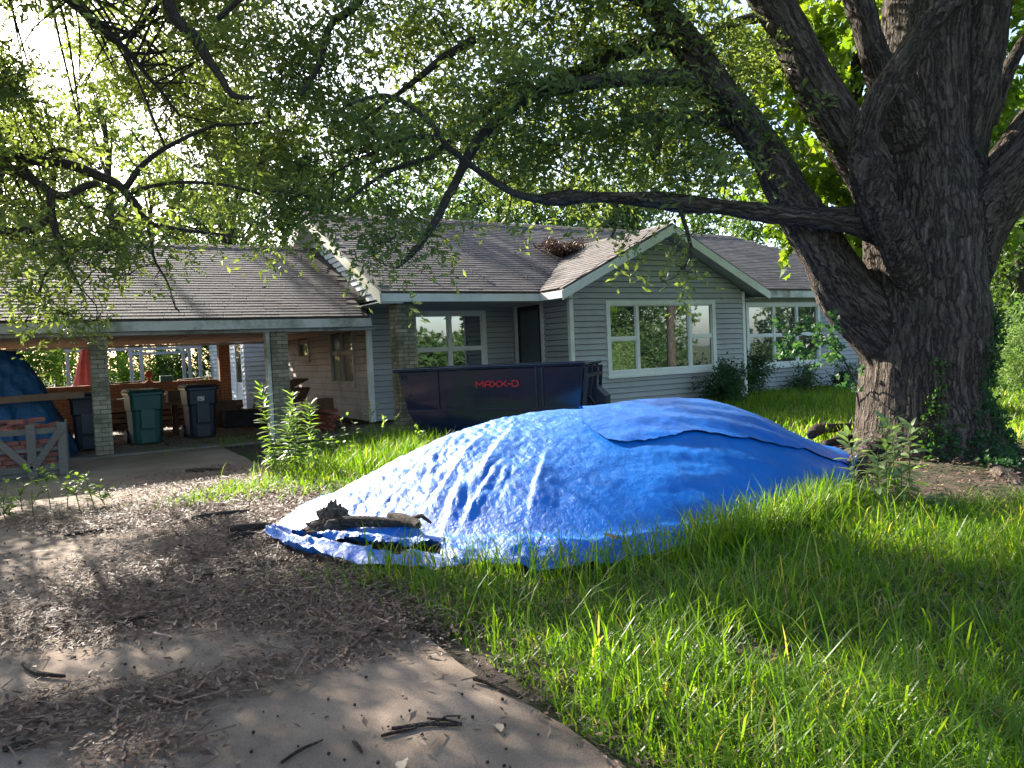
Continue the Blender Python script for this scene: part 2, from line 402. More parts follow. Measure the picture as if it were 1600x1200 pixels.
def m_drive():
    k = N('driveway_concrete'); v = k.coord()
    c = k.ramp(k.noise(v, 1.1, 7, .6), [(.3, (.165, .116, .08)), (.5, (.235, .170, .120)), (.72, (.30, .226, .165))])
    st = k.ramp(k.noise(v, .5, 6, .7), [(.45, 0), (.65, 1)])
    c = k.mix(k.math('MULTIPLY', st, .55), c, (.10, .08, .065))
    sp = k.ramp(k.noise(v, 140, 2), [(.3, .72), (.7, 1.2)])
    c = k.mix(1.0, c, sp, 'MULTIPLY')
    h = k.math('ADD', k.noise(v, 120, 3), k.noise(v, 14, 4))
    return k.done(k.bsdf(c, .92, k.bump(h, .35, .006), .2))
M['drive'] = m_drive()
# concrete drive: uneven right edge, thin slab over the soil
ys = np.arange(-7, 14.31, .1)
xe = 1.56+.10*(fbm2(ys*1.3, ys*0+3, 4)-.5)+np.where(ys > 4.6, .9*np.clip((ys-4.6)/3, 0, 1), 0)
vs = []; fs = []
for i, (y, x) in enumerate(zip(ys, xe)):
    vs += [(-7.5, y, .008), (x, y, .008), (x+.012, y, -.03)]
    if i: b = 3*i; fs += [(b-3, b-2, b+1, b), (b-2, b-1, b+2, b+1)]
tag(np_obj('driveway', np.array(vs), [np.array(fs)], M['drive']), kind='structure')
b = MB().box(-6.5, 5.55, 14.32, 22.6, -.05, .03)
tag(b.build('carport_floor', M['concrete']), kind='structure')
b = MB().box(5.05, 9.08, 13.42, 15.08, -.05, .10)
tag(b.build('porch_floor', M['concrete']), kind='structure')

# ------------------------------------------------------------------ house building blocks
def boards(parent, O, U, Nn, spans, z0, z1, mat, ex=.118, holes=(), proud=.034, name='siding_board'):
    """clapboards on a wall: O origin, U along, Nn outward; spans(z)->(u0,u1); holes (u0,u1,z0,z1)"""
    O = Vector(O); U = Vector(U); Nn = Vector(Nn)
    z = z0
    while z < z1-.01:
        zt = min(z+ex, z1)
        cuts = sorted({z, zt, *[h for q in holes for h in q[2:4] if z+.004 < h < zt-.004]})
        for a, b_ in zip(cuts[:-1], cuts[1:]):
            mid = (a+b_)/2
            l0, r0 = spans(a); l1, r1 = spans(b_)
            if r0-l0 < .03: continue
            segs = [(l0, r0, l1, max(l1, r1))]
            for h in holes:
                if h[2] < mid < h[3]:
                    ns = []
                    for s in segs:
                        if h[1] <= s[0] or h[0] >= s[1]: ns.append(s); continue
                        if h[0]-s[0] > .02: ns.append((s[0], h[0], s[2], h[0]))
                        if s[1]-h[1] > .02: ns.append((h[1], s[1], h[1], s[3]))
                    segs = ns
            if a == z: a = z+.011  # gap bares the dark backing as a shade line
            fa = (a-z)/ex; fb = (b_-z)/ex
            pa = proud*(1-fa)+.004*fa; pb = proud*(1-fb)+.004*fb
            for s in segs:
                j = random.uniform(-.0015, .0015)
                P = lambda u, zz, n: O+U*u+Nn*(n+j)+Vector((0, 0, zz))
                MB().hexa([P(s[0], a, -.01), P(s[1], a, -.01), P(s[1], a, pa), P(s[0], a, pa),
                           P(s[2], b_, -.01), P(s[3], b_, -.01), P(s[3], b_, pb), P(s[2], b_, pb)]).build(name, mat, parent)
        z = zt
def wall_bar(O, U, Nn, u0, u1, z0, z1, n0, n1):
    O = Vector(O); U = Vector(U); Nn = Vector(Nn)
    P = lambda u, z, n: O+U*u+Nn*n+Vector((0, 0, z))
    return [P(u0, z0, n0), P(u1, z0, n0), P(u1, z0, n1), P(u0, z0, n1), P(u0, z1, n0), P(u1, z1, n0), P(u1, z1, n1), P(u0, z1, n1)]
def window(parent, O, U, Nn, u0, u1, z0, z1, cols, rails, cas=.10, mull=.075, frame=None, glass=None, label=None, sill=True):
    """casing + mullions + rails + one pane per light. cols: list of widths weights; rails[i]: z of rail or None"""
    frame = frame or M['trim']; glass = glass or M['glass']
    w = MB()
    for a in ((u0, u1, z1-cas, z1), (u0, u1, z0, z0+cas), (u0, u0+cas, z0+cas, z1-cas), (u1-cas, u1, z0+cas, z1-cas)):
        w.hexa(wall_bar(O, U, Nn, *a, -.03, .045))
    wo = w.build('window', frame, parent)
    if label: wo['label'] = label
    if sill: MB().hexa(wall_bar(O, U, Nn, u0-.03, u1+.03, z0-.045, z0-.002, -.02, .075)).build('sill', frame, wo)
    iu0, iu1 = u0+cas, u1-cas; tot = sum(cols); wid = (iu1-iu0-mull*(len(cols)-1))
    x = iu0
    for i, c in enumerate(cols):
        cw = wid*c/tot
        if i:
            MB().hexa(wall_bar(O, U, Nn, x, x+mull, z0+cas, z1-cas, -.03, .03)).build('mullion', frame, wo); x += mull
        zs = [z0+cas, z1-cas]
        if rails[i] is not None:
            zr = rails[i]
            MB().hexa(wall_bar(O, U, Nn, x, x+cw, zr-.028, zr+.028, -.03, .022)).build('rail', frame, wo)
            zs = [z0+cas, zr-.028, zr+.028, z1-cas]
        for k in range(0, len(zs), 2):
            sl = .022
            sash = MB()
            a, b2, c0, c1 = x, x+cw, zs[k], zs[k+1]
            for q in ((a, b2, c1-sl, c1), (a, b2, c0, c0+sl), (a, a+sl, c0+sl, c1-sl), (b2-sl, b2, c0+sl, c1-sl)):
                sash.hexa(wall_bar(O, U, Nn, *q, -.028, .008))
            sash.build('sash', frame, wo)
            MB().hexa(wall_bar(O, U, Nn, a+sl*.5, b2-sl*.5, c0+sl*.5, c1-sl*.5, -.022, -.012)).build('pane', glass, wo)
        x += cw
    return wo
class Shingles:
    """asphalt shingles laid course by course on a roof plane; the largest in view become parts, the rest one mass"""
    def __init__(s): s.items = []
    def plane(s, eave_a, eave_b, up, inside, slope_len, ex=.145, w=.32):
        """eave_a->eave_b along the eave, up = unit vector up the slope, inside(u, v)->bool"""
        A = np.array(eave_a, float); B = np.array(eave_b, float); L = np.linalg.norm(B-A); U = (B-A)/L
        W = np.array(up, float); W /= np.linalg.norm(W); Nn = np.cross(U, W); Nn /= np.linalg.norm(Nn)
        if Nn[2] < 0: Nn = -Nn
        nc = int(slope_len/ex)+1
        for c in range(nc):
            off = random.uniform(0, w)
            for i in range(-1, int(L/w)+2):
                u = i*w+off
                if not inside(u+w/2, c*ex+ex*.4): continue
                p = A+U*u+W*(c*ex+random.uniform(-.003, .003))
                s.items.append((p, U, W, Nn, random.random(), w-.006*random.random()-.004))
    def build(s, thing_, roof, mat, top=300):
        cc = np.array([it[0]+it[1]*.16+it[2]*.07 for it in s.items])
        pj = project(cc)
        vis = (pj[:, 2] > 0) & (pj[:, 0] > 0) & (pj[:, 0] < 1600) & (pj[:, 1] > 330) & (pj[:, 1] < 1200)
        order = np.argsort(np.where(vis, pj[:, 2], 1e6)); big = set(order[:top].tolist())
        ex, h0, h1, w = .175, .002, .0105, 1.0
        base = np.array([(0, 0, -.004), (1, 0, -.004), (1, ex, -.004), (0, ex, -.004), (0, 0, h1), (1, 0, h1), (1, ex, h0), (0, ex, h0)])
        fc = np.array([(4, 5, 6, 7), (0, 1, 5, 4), (1, 2, 6, 5), (3, 0, 4, 7)])
        me = np_mesh('shingle', base, [fc]); me.materials.append(mat)
        Vs = []; Fs = []; T = []
        for i, (p, U, W, Nn, t, wd) in enumerate(s.items):
            if i in big:
                o = bpy.data.objects.new('shingle', me); link(o, roof)
                lift = random.uniform(.95, 1.2)
                o.matrix_basis = Matrix(((U[0]*wd, W[0], Nn[0]*lift, p[0]), (U[1]*wd, W[1], Nn[1]*lift, p[1]), (U[2]*wd, W[2], Nn[2]*lift, p[2]), (0, 0, 0, 1)))
            else:
                b_ = len(Vs)*8
                Vs.append(p+base[:, :1]*wd*U+base[:, 1:2]*W+base[:, 2:]*Nn*random.uniform(.95, 1.2))
                Fs.append(fc+b_); T += [t]*4
        o = np_obj('shingle_field', np.concatenate(Vs), [np.concatenate(Fs)], mat, thing_, tone=T)
        o['kind'] = 'stuff'
def brick_pier(parent, x0, x1, y0, y1, z0, z1, mat, core=True, course=.076, bl=.21):
    """pier of separate bricks in running bond round a mortar core"""
    pr = MB().box(x0+.016, x1-.016, y0+.016, y1-.016, z0, z1).build('pier', M['mortar'], parent)
    n = int((z1-z0)/course)
    for c in range(n):
        z = z0+c*course; k = c % 2
        def run(a, b_, mk):
            L = b_-a; first = bl if k == 0 else bl*.5
            p = a; l = min(first, L)
            while p < b_-.02:
                e = min(p+l, b_)
                if b_-e < .04: e = b_
                mk(p+.006, e-.006); p = e; l = bl
        j = lambda: random.uniform(-.003, .003)
        zz0, zz1 = z+.006, z+course-.007
        run(x0, x1, lambda a, b_: MB().box(a, b_, y0+j(), y0+.095, zz0, zz1).build('brick', mat, pr))
        run(y0+.1, y1, lambda a, b_: MB().box(x0+j(), x0+.09, a, b_, zz0, zz1).build('brick', mat, pr))
    return pr

# ------------------------------------------------------------------ house
house = thing('house', 'long grey-sided ranch house with front gable, white windows and brown shingle roof', 'house', (10, 16, 0))
SL = .48; EY, EZ = 13.25, 2.67; RY = 17.9; RZ = EZ+SL*(RY-EY)
WX0, WX1, WY = 9.08, 14.05, 12.8
X, Y_, Z = (1, 0, 0), (0, 1, 0), (0, 0, 1); NX, NY = (-1, 0, 0), (0, -1, 0)
HX1 = 22.6
# structural bodies (closed shells behind the boards)
def shell(name, poly_bottom, zt, mat, parent):
    m = MB(); m.prism([(x, y, .12) for x, y in poly_bottom], (0, 0, zt-.12)); return m.build(name, mat, parent)
front_wall = shell('wall', [(5.70, 15.20), (9.18, 15.20), (9.18, 12.93), (13.95, 12.93), (13.95, 14.0), (HX1-.02, 14.0), (HX1-.02, 21.95), (5.70, 21.95)], 2.62, M['foundation'], house)
MB().prism([(5.75, 15.4, 0), (9.3, 15.4, 0), (9.3, 13.1, 0), (13.8, 13.1, 0), (13.8, 14.2, 0), (22.3, 14.2, 0), (22.3, 21.7, 0), (5.75, 21.7, 0)], (0, 0, .13)).build('foundation', M['foundation'], house)
gap = (WX1-WX0)/2; XC = (WX0+WX1)/2; WT = 2.66; GAP_T = WT+SL*gap
# wing front
wing = MB().prism([(WX0+.05, 12.845, .13), (WX1-.05, 12.845, .13), (WX1-.05, 12.845, WT-.06), (XC, 12.845, GAP_T-.08), (WX0+.05, 12.845, WT-.06)], (0, .05, 0)).build('gable_wall', M['foundation'], house)
wing['label'] = 'grey lap-sided gable wall of the front wing'
def gable_span(z):
    if z <= WT: return (0, WX1-WX0)
    k = (z-WT)/SL; return (k, max(k, WX1-WX0-k))
boards(wing, (WX0, WY, 0), X, NY, gable_span, .12, GAP_T-.03, M['siding'], holes=[(.90, 4.01, .86, 2.43)])
window(house, (WX0, WY, 0), X, NY, .88, 4.03, .85, 2.44, [.72, 1.48, .66], [1.63, None, 1.63], label='wide white-framed picture window with narrow sashes on both sides')
# corner trims of the wing
for x in (WX0, WX1):
    MB().box(x-.045, x+.045, WY-.032, WY+.06, .10, WT-.02).build('corner_trim', M['trim'], house)
# wing left side wall with the entrance door (x = 9.08, facing left)
sw = MB().box(WX0+.045, WX0+.07, WY+.05, 15.1, .13, WT).build('side_wall', M['foundation'], house)
boards(sw, (WX0, 15.1, 0), NY, NX, lambda z: (0, 15.1-WY-.03), .12, WT, M['siding'], holes=[(.13, 1.31, .10, 2.56)])
door = MB()
for a in ((.13, .23, .10, 2.46), (1.21, 1.31, .10, 2.46), (.13, 1.31, 2.46, 2.56)): door.hexa(wall_bar((WX0, 15.1, 0), NY, NX, *a, -.02, .04))
door = door.build('door', M['trim'], house); door['label'] = 'dark screen door with white frame in the porch corner'
MB().hexa(wall_bar((WX0, 15.1, 0), NY, NX, .24, 1.20, .12, 2.45, -.02, .005)).build('screen', M['screen'], door)
for a in ((.25, .33, .13, 2.44), (1.11, 1.19, .13, 2.44), (.33, 1.11, .13, .35), (.33, 1.11, 2.34, 2.44), (.33, 1.11, .86, .90), (.33, 1.11, .98, 1.02)):
    MB().hexa(wall_bar((WX0, 15.1, 0), NY, NX, *a, .006, .02)).build('door_bar', M['navy_dull'], door)
MB().hexa(wall_bar((WX0, 15.1, 0), NY, NX, 1.12, 1.16, 1.08, 1.2, .02, .06)).build('handle', M['black'], door)
# porch back wall (y = 15.1)
pw = MB().box(5.66, WX0, 15.145, 15.18, .13, 2.72).build('porch_wall', M['foundation'], house)
boards(pw, (5.6, 15.1, 0), X, NY, lambda z: (0.04, WX0-5.6), .14, 2.70, M['siding'], holes=[(.98, 2.74, .62, 2.39)])
window(house, (5.6, 15.1, 0), X, NY, .96, 2.76, .60, 2.41, [1, 1], [1.58, 1.58], label='white double window under the porch roof')
MB().box(5.545, 5.655, 15.04, 15.12, .14, 2.34).build('corner_trim', M['trim'], house)
# right front wall (y = 13.9)
rw = MB().box(14.09, HX1, 13.945, 13.98, .13, 2.78).build('right_wall', M['foundation'], house)
boards(rw, (14.05, 13.9, 0), X, NY, lambda z: (.02, HX1-14.05), .13, 2.74, M['siding'], holes=[(1.30, 4.16, .79, 2.45)])
window(house, (14.05, 13.9, 0), X, NY, 1.28, 4.18, .77, 2.46, [1, .9, .85], [1.60]*3, label='white triple window right of the gabled wing')
MB().box(14.052, HX1, 13.86, 13.905, 2.62, 2.74).build('frieze', M['soffit'], house)
# left side wall under the carport (x = 5.6), tan siding
lw = MB().box(5.645, 5.69, 15.13, 22.0, .13, 2.5).build('carport_side_wall', M['foundation'], house)
boards(lw, (5.6, 22.0, 0), NY, NX, lambda z: (0, 6.86), .14, 2.5, M['siding_tan'], ex=.15, holes=[(4.42, 6.03, .90, 2.40), (1.72, 2.70, 1.50, 2.42)])
window(house, (5.6, 22.0, 0), NY, NX, 4.40, 6.05, .88, 2.42, [1, 1], [1.60, 1.60], cas=.07, mull=.06, frame=M['siding_tan'], glass=M['glass_dark'], label='tan-framed double window in the carport wall')
window(house, (5.6, 22.0, 0), NY, NX, 1.70, 2.72, 1.48, 2.44, [1], [1.95], cas=.10, frame=M['siding_tan'], glass=M['glass_dark'], label='small tan-framed window deep in the carport')
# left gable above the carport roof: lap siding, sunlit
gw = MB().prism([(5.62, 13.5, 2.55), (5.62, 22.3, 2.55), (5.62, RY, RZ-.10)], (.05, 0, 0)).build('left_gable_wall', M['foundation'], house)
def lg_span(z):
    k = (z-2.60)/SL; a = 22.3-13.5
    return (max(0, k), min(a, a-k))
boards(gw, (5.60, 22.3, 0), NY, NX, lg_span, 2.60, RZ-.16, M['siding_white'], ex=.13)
# ---- roof slabs
roof = MB()
def slab(m, pts, t=.05): m.prism([(x, y, z) for x, y, z in pts], (0, 0, -t))
LX = 5.20
RX = HX1+.4; HIPX = 19.3
slab(roof, [(LX, EY, EZ), (8.66, EY, EZ), (11.2, 15.6, EZ+SL*(15.6-EY)), (11.2, RY, RZ), (LX, RY, RZ)])
slab(roof, [(11.2, 15.6, EZ+SL*(15.6-EY)), (14.46, 13.5, EZ+SL*.25), (RX, 13.5, EZ+SL*.25), (HIPX, RY, RZ), (11.2, RY, RZ)])
slab(roof, [(LX, RY, RZ), (HIPX, RY, RZ), (RX, 22.5, EZ), (LX, 22.5, EZ)])
slab(roof, [(HIPX, RY, RZ), (RX, 13.5, EZ+SL*.25), (RX, 22.5, EZ)])
# wing roof (ridge along y at XC)
FYW = 12.42; HW = 2.93; WRZ = EZ+.0+SL*HW; WEZ = WRZ-SL*HW
yr = EY+(WRZ-EZ)/SL
slab(roof, [(XC, FYW, WRZ), (XC, yr, WRZ), (XC-HW, EY, WEZ), (XC-HW, FYW, WEZ)])
slab(roof, [(XC, FYW, WRZ), (XC, yr, WRZ), (XC+HW, EY+.2, WEZ), (XC+HW, FYW, WEZ)])
roof = roof.build('roof', M['shingle'], house)
roof['label'] = 'brown-grey shingle roof with a front gable'
sh = Shingles(); upm = (0, 1, SL); off = .004
LEN = math.hypot(RY-EY, RZ-EZ); C1 = math.hypot(1, SL)
def in_left(u, v):
    x = LX+u; y = EY+v/C1
    if y > RY-.05 or x < LX+.13: return False
    xv = XC-HW+(y-EY)                      # valley
    return x < min(xv, 11.57)+.05 if y < yr else x < 11.6
sh.plane((LX, EY-.03, EZ+off-.015), (11.7, EY-.03, EZ+off-.015), upm, in_left, LEN)
def in_right(u, v):
    x = 11.6+u; y = EY+v/C1
    if y < 13.45 or y > RY-.05: return False
    xv = XC+HW-(y-EY)*1.0
    if y < yr and x < xv: return False
    return x < RX-(y-13.5)*(RX-HIPX)/(RY-13.5)
sh.plane((11.6, EY-.03, EZ+off-.015), (RX, EY-.03, EZ+off-.015), upm, in_right, LEN)
WLEN = HW*C1
def in_wl(u, v):
    y = FYW-.03+u; k = v/C1                # k = distance in from eave
    return y > FYW+.12 and (y < EY+k+.03) and k < HW-.03
sh.plane((XC-HW-.03, FYW-.03, WEZ+off-.015), (XC-HW-.03, yr, WEZ+off-.015), (1, 0, SL), in_wl, WLEN)
def in_wr(u, v):
    y = FYW-.03+u; k = v/C1
    return y > FYW+.12 and (y < EY+k+.03) and k < HW-.03
sh.plane((XC+HW+.03, FYW-.03, WEZ+off-.015), (XC+HW+.03, yr, WEZ+off-.015), (-1, 0, SL), in_wr, WLEN)
sh.build(house, roof, M['shingle'])
# ridge caps
def ridge_caps(x0, x1, y, z, parent):
    x = x0
    while x < x1-.05:
        x2 = min(x+.3, x1)
        MB().hexa([(x, y-.14, z-.045), (x2, y-.14, z-.05), (x2, y, z+.01), (x, y, z+.022), (x, y-.14, z-.03), (x2, y-.14, z-.04), (x2, y, z+.02), (x, y, z+.035)]).build('ridge_cap', M['shingle'], parent); x = x2
ridge_caps(LX, HIPX, RY+.01, RZ+.015, roof)
# fascias, rakes, soffits
MB().box(LX, 8.70, EY-.025, EY+.0, EZ-.20, EZ-.052).build('fascia', M['trim'], house)
MB().box(LX+.02, 9.06, EY+.01, 15.1, EZ-.20, EZ-.185).build('soffit', M['soffit'], house)
MB().box(14.3, RX, 13.47, 13.497, 2.56, 2.73).build('fascia', M['trim_mossy'], house)
MB().box(14.06, RX, 13.5, 13.88, 2.56, 2.575).build('soffit', M['soffit'], house)
for s in (-1, 1):
    e = Vector((XC+s*(HW+.02), FYW-.012, WEZ-.055)); r = Vector((XC, FYW-.012, WRZ-.055))
    MB().add([e, r, r-Vector((0, 0, .185)), e-Vector((0, 0, .185)), *[q+Vector((0, -.028, 0)) for q in (e, r, r-Vector((0, 0, .185)), e-Vector((0, 0, .185)))]],
             [(0, 1, 2, 3), (7, 6, 5, 4), (0, 4, 5, 1), (1, 5, 6, 2), (2, 6, 7, 3), (3, 7, 4, 0)]).build('rake_board', M['trim'], house)
    e2 = Vector((XC+s*(HW+.0), FYW, WEZ-.17)); r2 = Vector((XC, FYW, WRZ-.17))
    MB().prism([e2, r2, r2+Vector((0, .42, 0)), e2+Vector((0, .42, 0))], (0, 0, -.015)).build('soffit', M['soffit'], house)
MB().box(XC-HW-.03, XC-HW-.002, FYW-.03, EY-.03, WEZ-.20, WEZ-.052).build('fascia', M['trim'], house)
MB().box(XC-HW, WX0-.05, FYW+.03, EY+.02, WEZ-.21, WEZ-.195).build('soffit', M['soffit'], house)
MB().box(XC+HW+.002, XC+HW+.03, FYW-.03, 13.46, WEZ-.20, WEZ-.052).build('fascia', M['trim'], house)
MB().box(WX1+.05, XC+HW, FYW+.03, 13.6, WEZ-.21, WEZ-.195).build('soffit', M['soffit'], house)
for y0, z0, y1, z1 in ((EY-.02, EZ, RY, RZ), (22.5, EZ, RY, RZ)):
    e = Vector((LX-.03, y0, z0-.04)); r = Vector((LX-.03, y1, z1-.04)); dn = Vector((0, 0, -.20))
    MB().add([e, r, r+dn, e+dn]+[q+Vector((.028, 0, 0)) for q in (e, r, r+dn, e+dn)], [(0, 1, 2, 3), (7, 6, 5, 4), (0, 4, 5, 1), (1, 5, 6, 2), (2, 6, 7, 3), (3, 7, 4, 0)]).build('rake_board', M['rake_trim'], house)
    e = Vector((LX, y0, z0-.22)); r = Vector((LX, y1, z1-.22))
    MB().prism([e, r, r+Vector((.42, 0, 0)), e+Vector((.42, 0, 0))], (0, 0, -.012)).build('soffit', M['siding_white'], house)
col = brick_pier(house, 5.58, 5.97, 13.48, 13.86, .08, EZ-.205, M['brick_tan'])
col['label'] = 'tan brick column at the porch corner'

# ------------------------------------------------------------------ carport
car = thing('carport', 'open carport with grey shingle roof on brick posts, left of the house', 'carport', (0, 18, 0))
CS = .45; CEY, CEZ = 14.2, 2.28; CRY = 18.3; CRZ = CEZ+CS*(CRY-CEY); CX0, CX1 = -6.0, 5.60
cr = MB()
slab(cr, [(CX0, CEY, CEZ), (5.32, CEY, CEZ), (5.32, 13.9+1.2, CEZ+CS*.9), (CX1, 15.1, CEZ+CS*.9), (CX1, CRY, CRZ), (CX0, CRY, CRZ)])
slab(cr, [(CX0, CRY, CRZ), (CX1, CRY, CRZ), (CX1, 22.5, CEZ), (CX0, 22.5, CEZ)])
cr = cr.build('roof', M['shingle'], car)
sh = Shingles(); C2 = math.hypot(1, CS)
def in_c(u, v):
    x = CX0+u; y = CEY+v/C2
    return CX0+.1 < x < (5.20 if y < 15.1 else 5.44) and y < CRY-.05
sh.plane((CX0, CEY-.03, CEZ-.011), (CX1, CEY-.03, CEZ-.011), (0, 1, CS), in_c, math.hypot(CRY-CEY, CRZ-CEZ))
sh.build(car, cr, M['shingle'])
ridge_caps(CX0, CX1-.02, CRY+.01, CRZ+.015, cr)
MB().box(CX0, 5.34, CEY-.028, CEY-.002, CEZ-.21, CEZ-.052).build('fascia', M['trim_mossy'], car)
MB().box(CX0, 5.34, CEY+.0, CEY+.40, CEZ-.215, CEZ-.20).build('soffit', M['soffit'], car)
MB().box(CX0, 5.55, 14.50, 14.70, 2.015, 2.065).build('header', M['trim_mossy'], car)
x = CX0
while x < 5.5:                                   # painted ceiling planks running front to back
    x2 = min(x+.145, 5.55)
    MB().box(x+.004, x2-.004, 14.71, 21.3, 2.045+random.uniform(-.002, .002), 2.06).build('ceiling_plank', M['ceiling'], car); x = x2
MB().box(CX0, 5.58, 14.4, 22.4, 2.075, 2.10).build('ceiling_back', M['soffit'], car)
for x0, x1, lb in ((.53, .80, 'mossy tan brick post left of the green bin'), (3.47, 3.79, 'tan brick post beside the tall weeds')):
    pp = brick_pier(car, x0, x1, 14.46, 14.74, .03, 2.02, M['brick_tan']); pp['label'] = lb
MB().box(3.40, 3.465, 14.5, 14.7, .03, 2.02).build('jamb_board', M['trim_mossy'], car)
# rear low brick wall and pier, each brick real but joined (too small to pick apart)
def brick_field(x0, x1, y, z0, z1, parent, mat, name):
    m = MB(); c = 0; z = z0
    while z < z1-.03:
        x = x0-(.11 if c % 2 else 0)
        while x < x1-.01:
            a, b_ = max(x, x0), min(x+.215, x1)
            if b_-a > .03: m.box(a+.004, b_-.004, y+random.uniform(-.004, .004), y+.09, z+.004, z+.066)
            x += .22
        z += .074; c += 1
    o = m.build(name, mat, parent); o['kind'] = 'stuff'; return o
MB().box(CX0, 3.78, 21.53, 21.70, .03, 1.05).build('low_wall', M['mortar'], car)['label'] = 'low orange brick wall at the back of the carport'
brick_field(CX0, 3.78, 21.5, .03, 1.05, car, M['brick_orange'], 'low_wall_bricks')
MB().box(3.79, 4.07, 21.53, 21.75, .03, 2.08).build('rear_pier', M['mortar'], car)
brick_field(3.785, 4.075, 21.5, .03, 2.08, car, M['brick_orange'], 'rear_pier_bricks')
MB().box(CX0, 3.7, 21.44, 21.74, 1.055, 1.09).build('wall_cap', M['brick_orange'], car)
MB().box(CX0, 5.55, 21.45, 21.6, 1.99, 2.044).build('rear_header', M['trim_mossy'], car)
MB().box(CX0-.1, CX0, 14.5, 21.6, 0, 2.05).build('end_wall', M['siding_white'], car)
# ------------------------------------------------------------------ white outbuilding behind the carport
an = thing('outbuilding', 'white lap-sided outbuilding seen through the back of the carport', 'outbuilding', (6.4, 26, 0))
aw = MB().box(4.92, 8.5, 23.7, 29.5, .1, 2.5).build('wall', M['siding_white'], an)
boards(aw, (4.9, 29.5, 0), NY, NX, lambda z: (0, 5.8), .12, 2.5, M['siding_white'], ex=.14, holes=[(2.3, 3.0, 1.2, 2.1), (4.5, 5.5, .2, 2.1)])
boards(aw, (4.9, 23.7, 0), X, NY, lambda z: (0, .75), .12, 2.5, M['siding_white'], ex=.14)
window(an, (4.9, 29.5, 0), NY, NX, 2.28, 3.02, 1.18, 2.12, [1], [1.65], cas=.07, glass=M['glass_dark'], sill=False)
dd = MB()
for a in ((4.5, 4.58, .15, 2.1), (5.42, 5.5, .15, 2.1), (4.5, 5.5, 2.1, 2.18)): dd.hexa(wall_bar((4.9, 29.5, 0), NY, NX, *a, -.02, .03))
dd = dd.build('door', M['trim'], an)
MB().hexa(wall_bar((4.9, 29.5, 0), NY, NX, 4.58, 5.42, .9, 2.08, -.02, .005)).build('pane', M['glass_dark'], dd)
MB().hexa(wall_bar((4.9, 29.5, 0), NY, NX, 4.58, 5.42, .15, .9, -.02, .008)).build('door_panel', M['siding_white'], dd)
ro = MB(); ro.prism([(4.5, 23.3, 2.45), (8.9, 23.3, 2.45), (8.9, 26.6, 3.6), (4.5, 26.6, 3.6)], (0, 0, -.06)); ro.prism([(4.5, 29.9, 2.45), (8.9, 29.9, 2.45), (8.9, 26.6, 3.6), (4.5, 26.6, 3.6)], (0, 0, -.06))
ro.build('roof', M['shingle'], an)

# grey tube frame (old swing / arbour) behind the carport
fr = thing('metal_frame', 'grey metal tube frame standing in the yard behind the carport', 'frame', (2.9, 25, 0))
for x, y in ((.35, 24.6), (1.98, 25.2), (2.2, 24.5), (3.42, 25.2), (3.55, 24.9), (3.78, 24.5)):
    MB().box(x-.045, x+.045, y-.045, y+.045, 0, 2.3).build('post', M['grey_metal'], fr)
MB().box(.3, 3.85, 24.46, 24.54, 1.98, 2.06).build('top_rail', M['grey_metal'], fr)
MB().box(1.9, 3.6, 25.16, 25.24, 1.86, 1.94).build('top_rail', M['grey_metal'], fr)
# folded pink parasol
pa = thing('parasol', 'folded faded pink parasol standing behind the low brick wall', 'parasol', (.75, 22.6, 0))
MB().cyl((.75, 22.6, 0), (.75, 22.6, 2.25), .022).build('pole', M['grey_metal'], pa)
n = 40; V = []; F = []
for i, (z, r) in enumerate(((.95, .30), (1.0, .31), (1.35, .24), (1.7, .17), (1.95, .11), (2.05, .07))):
    for j in range(n):
        t = 6.2832*j/n; rr = r*(1+.16*math.cos(8*t)+.05*math.sin(3*t+z*5)); V.append((.75+rr*math.cos(t), 22.6+rr*math.sin(t), z))
    if i: F += [(i*n-n+j, i*n-n+(j+1) % n, i*n+(j+1) % n, i*n+j) for j in range(n)]
np_obj('canopy', V, [np.array(F)], M['pink'], pa, smooth=True)
MB().cyl((.75, 22.6, 2.0), (.75, 22.6, 2.2), .11, .03, 12).build('cap', M['wood_pale'], pa)

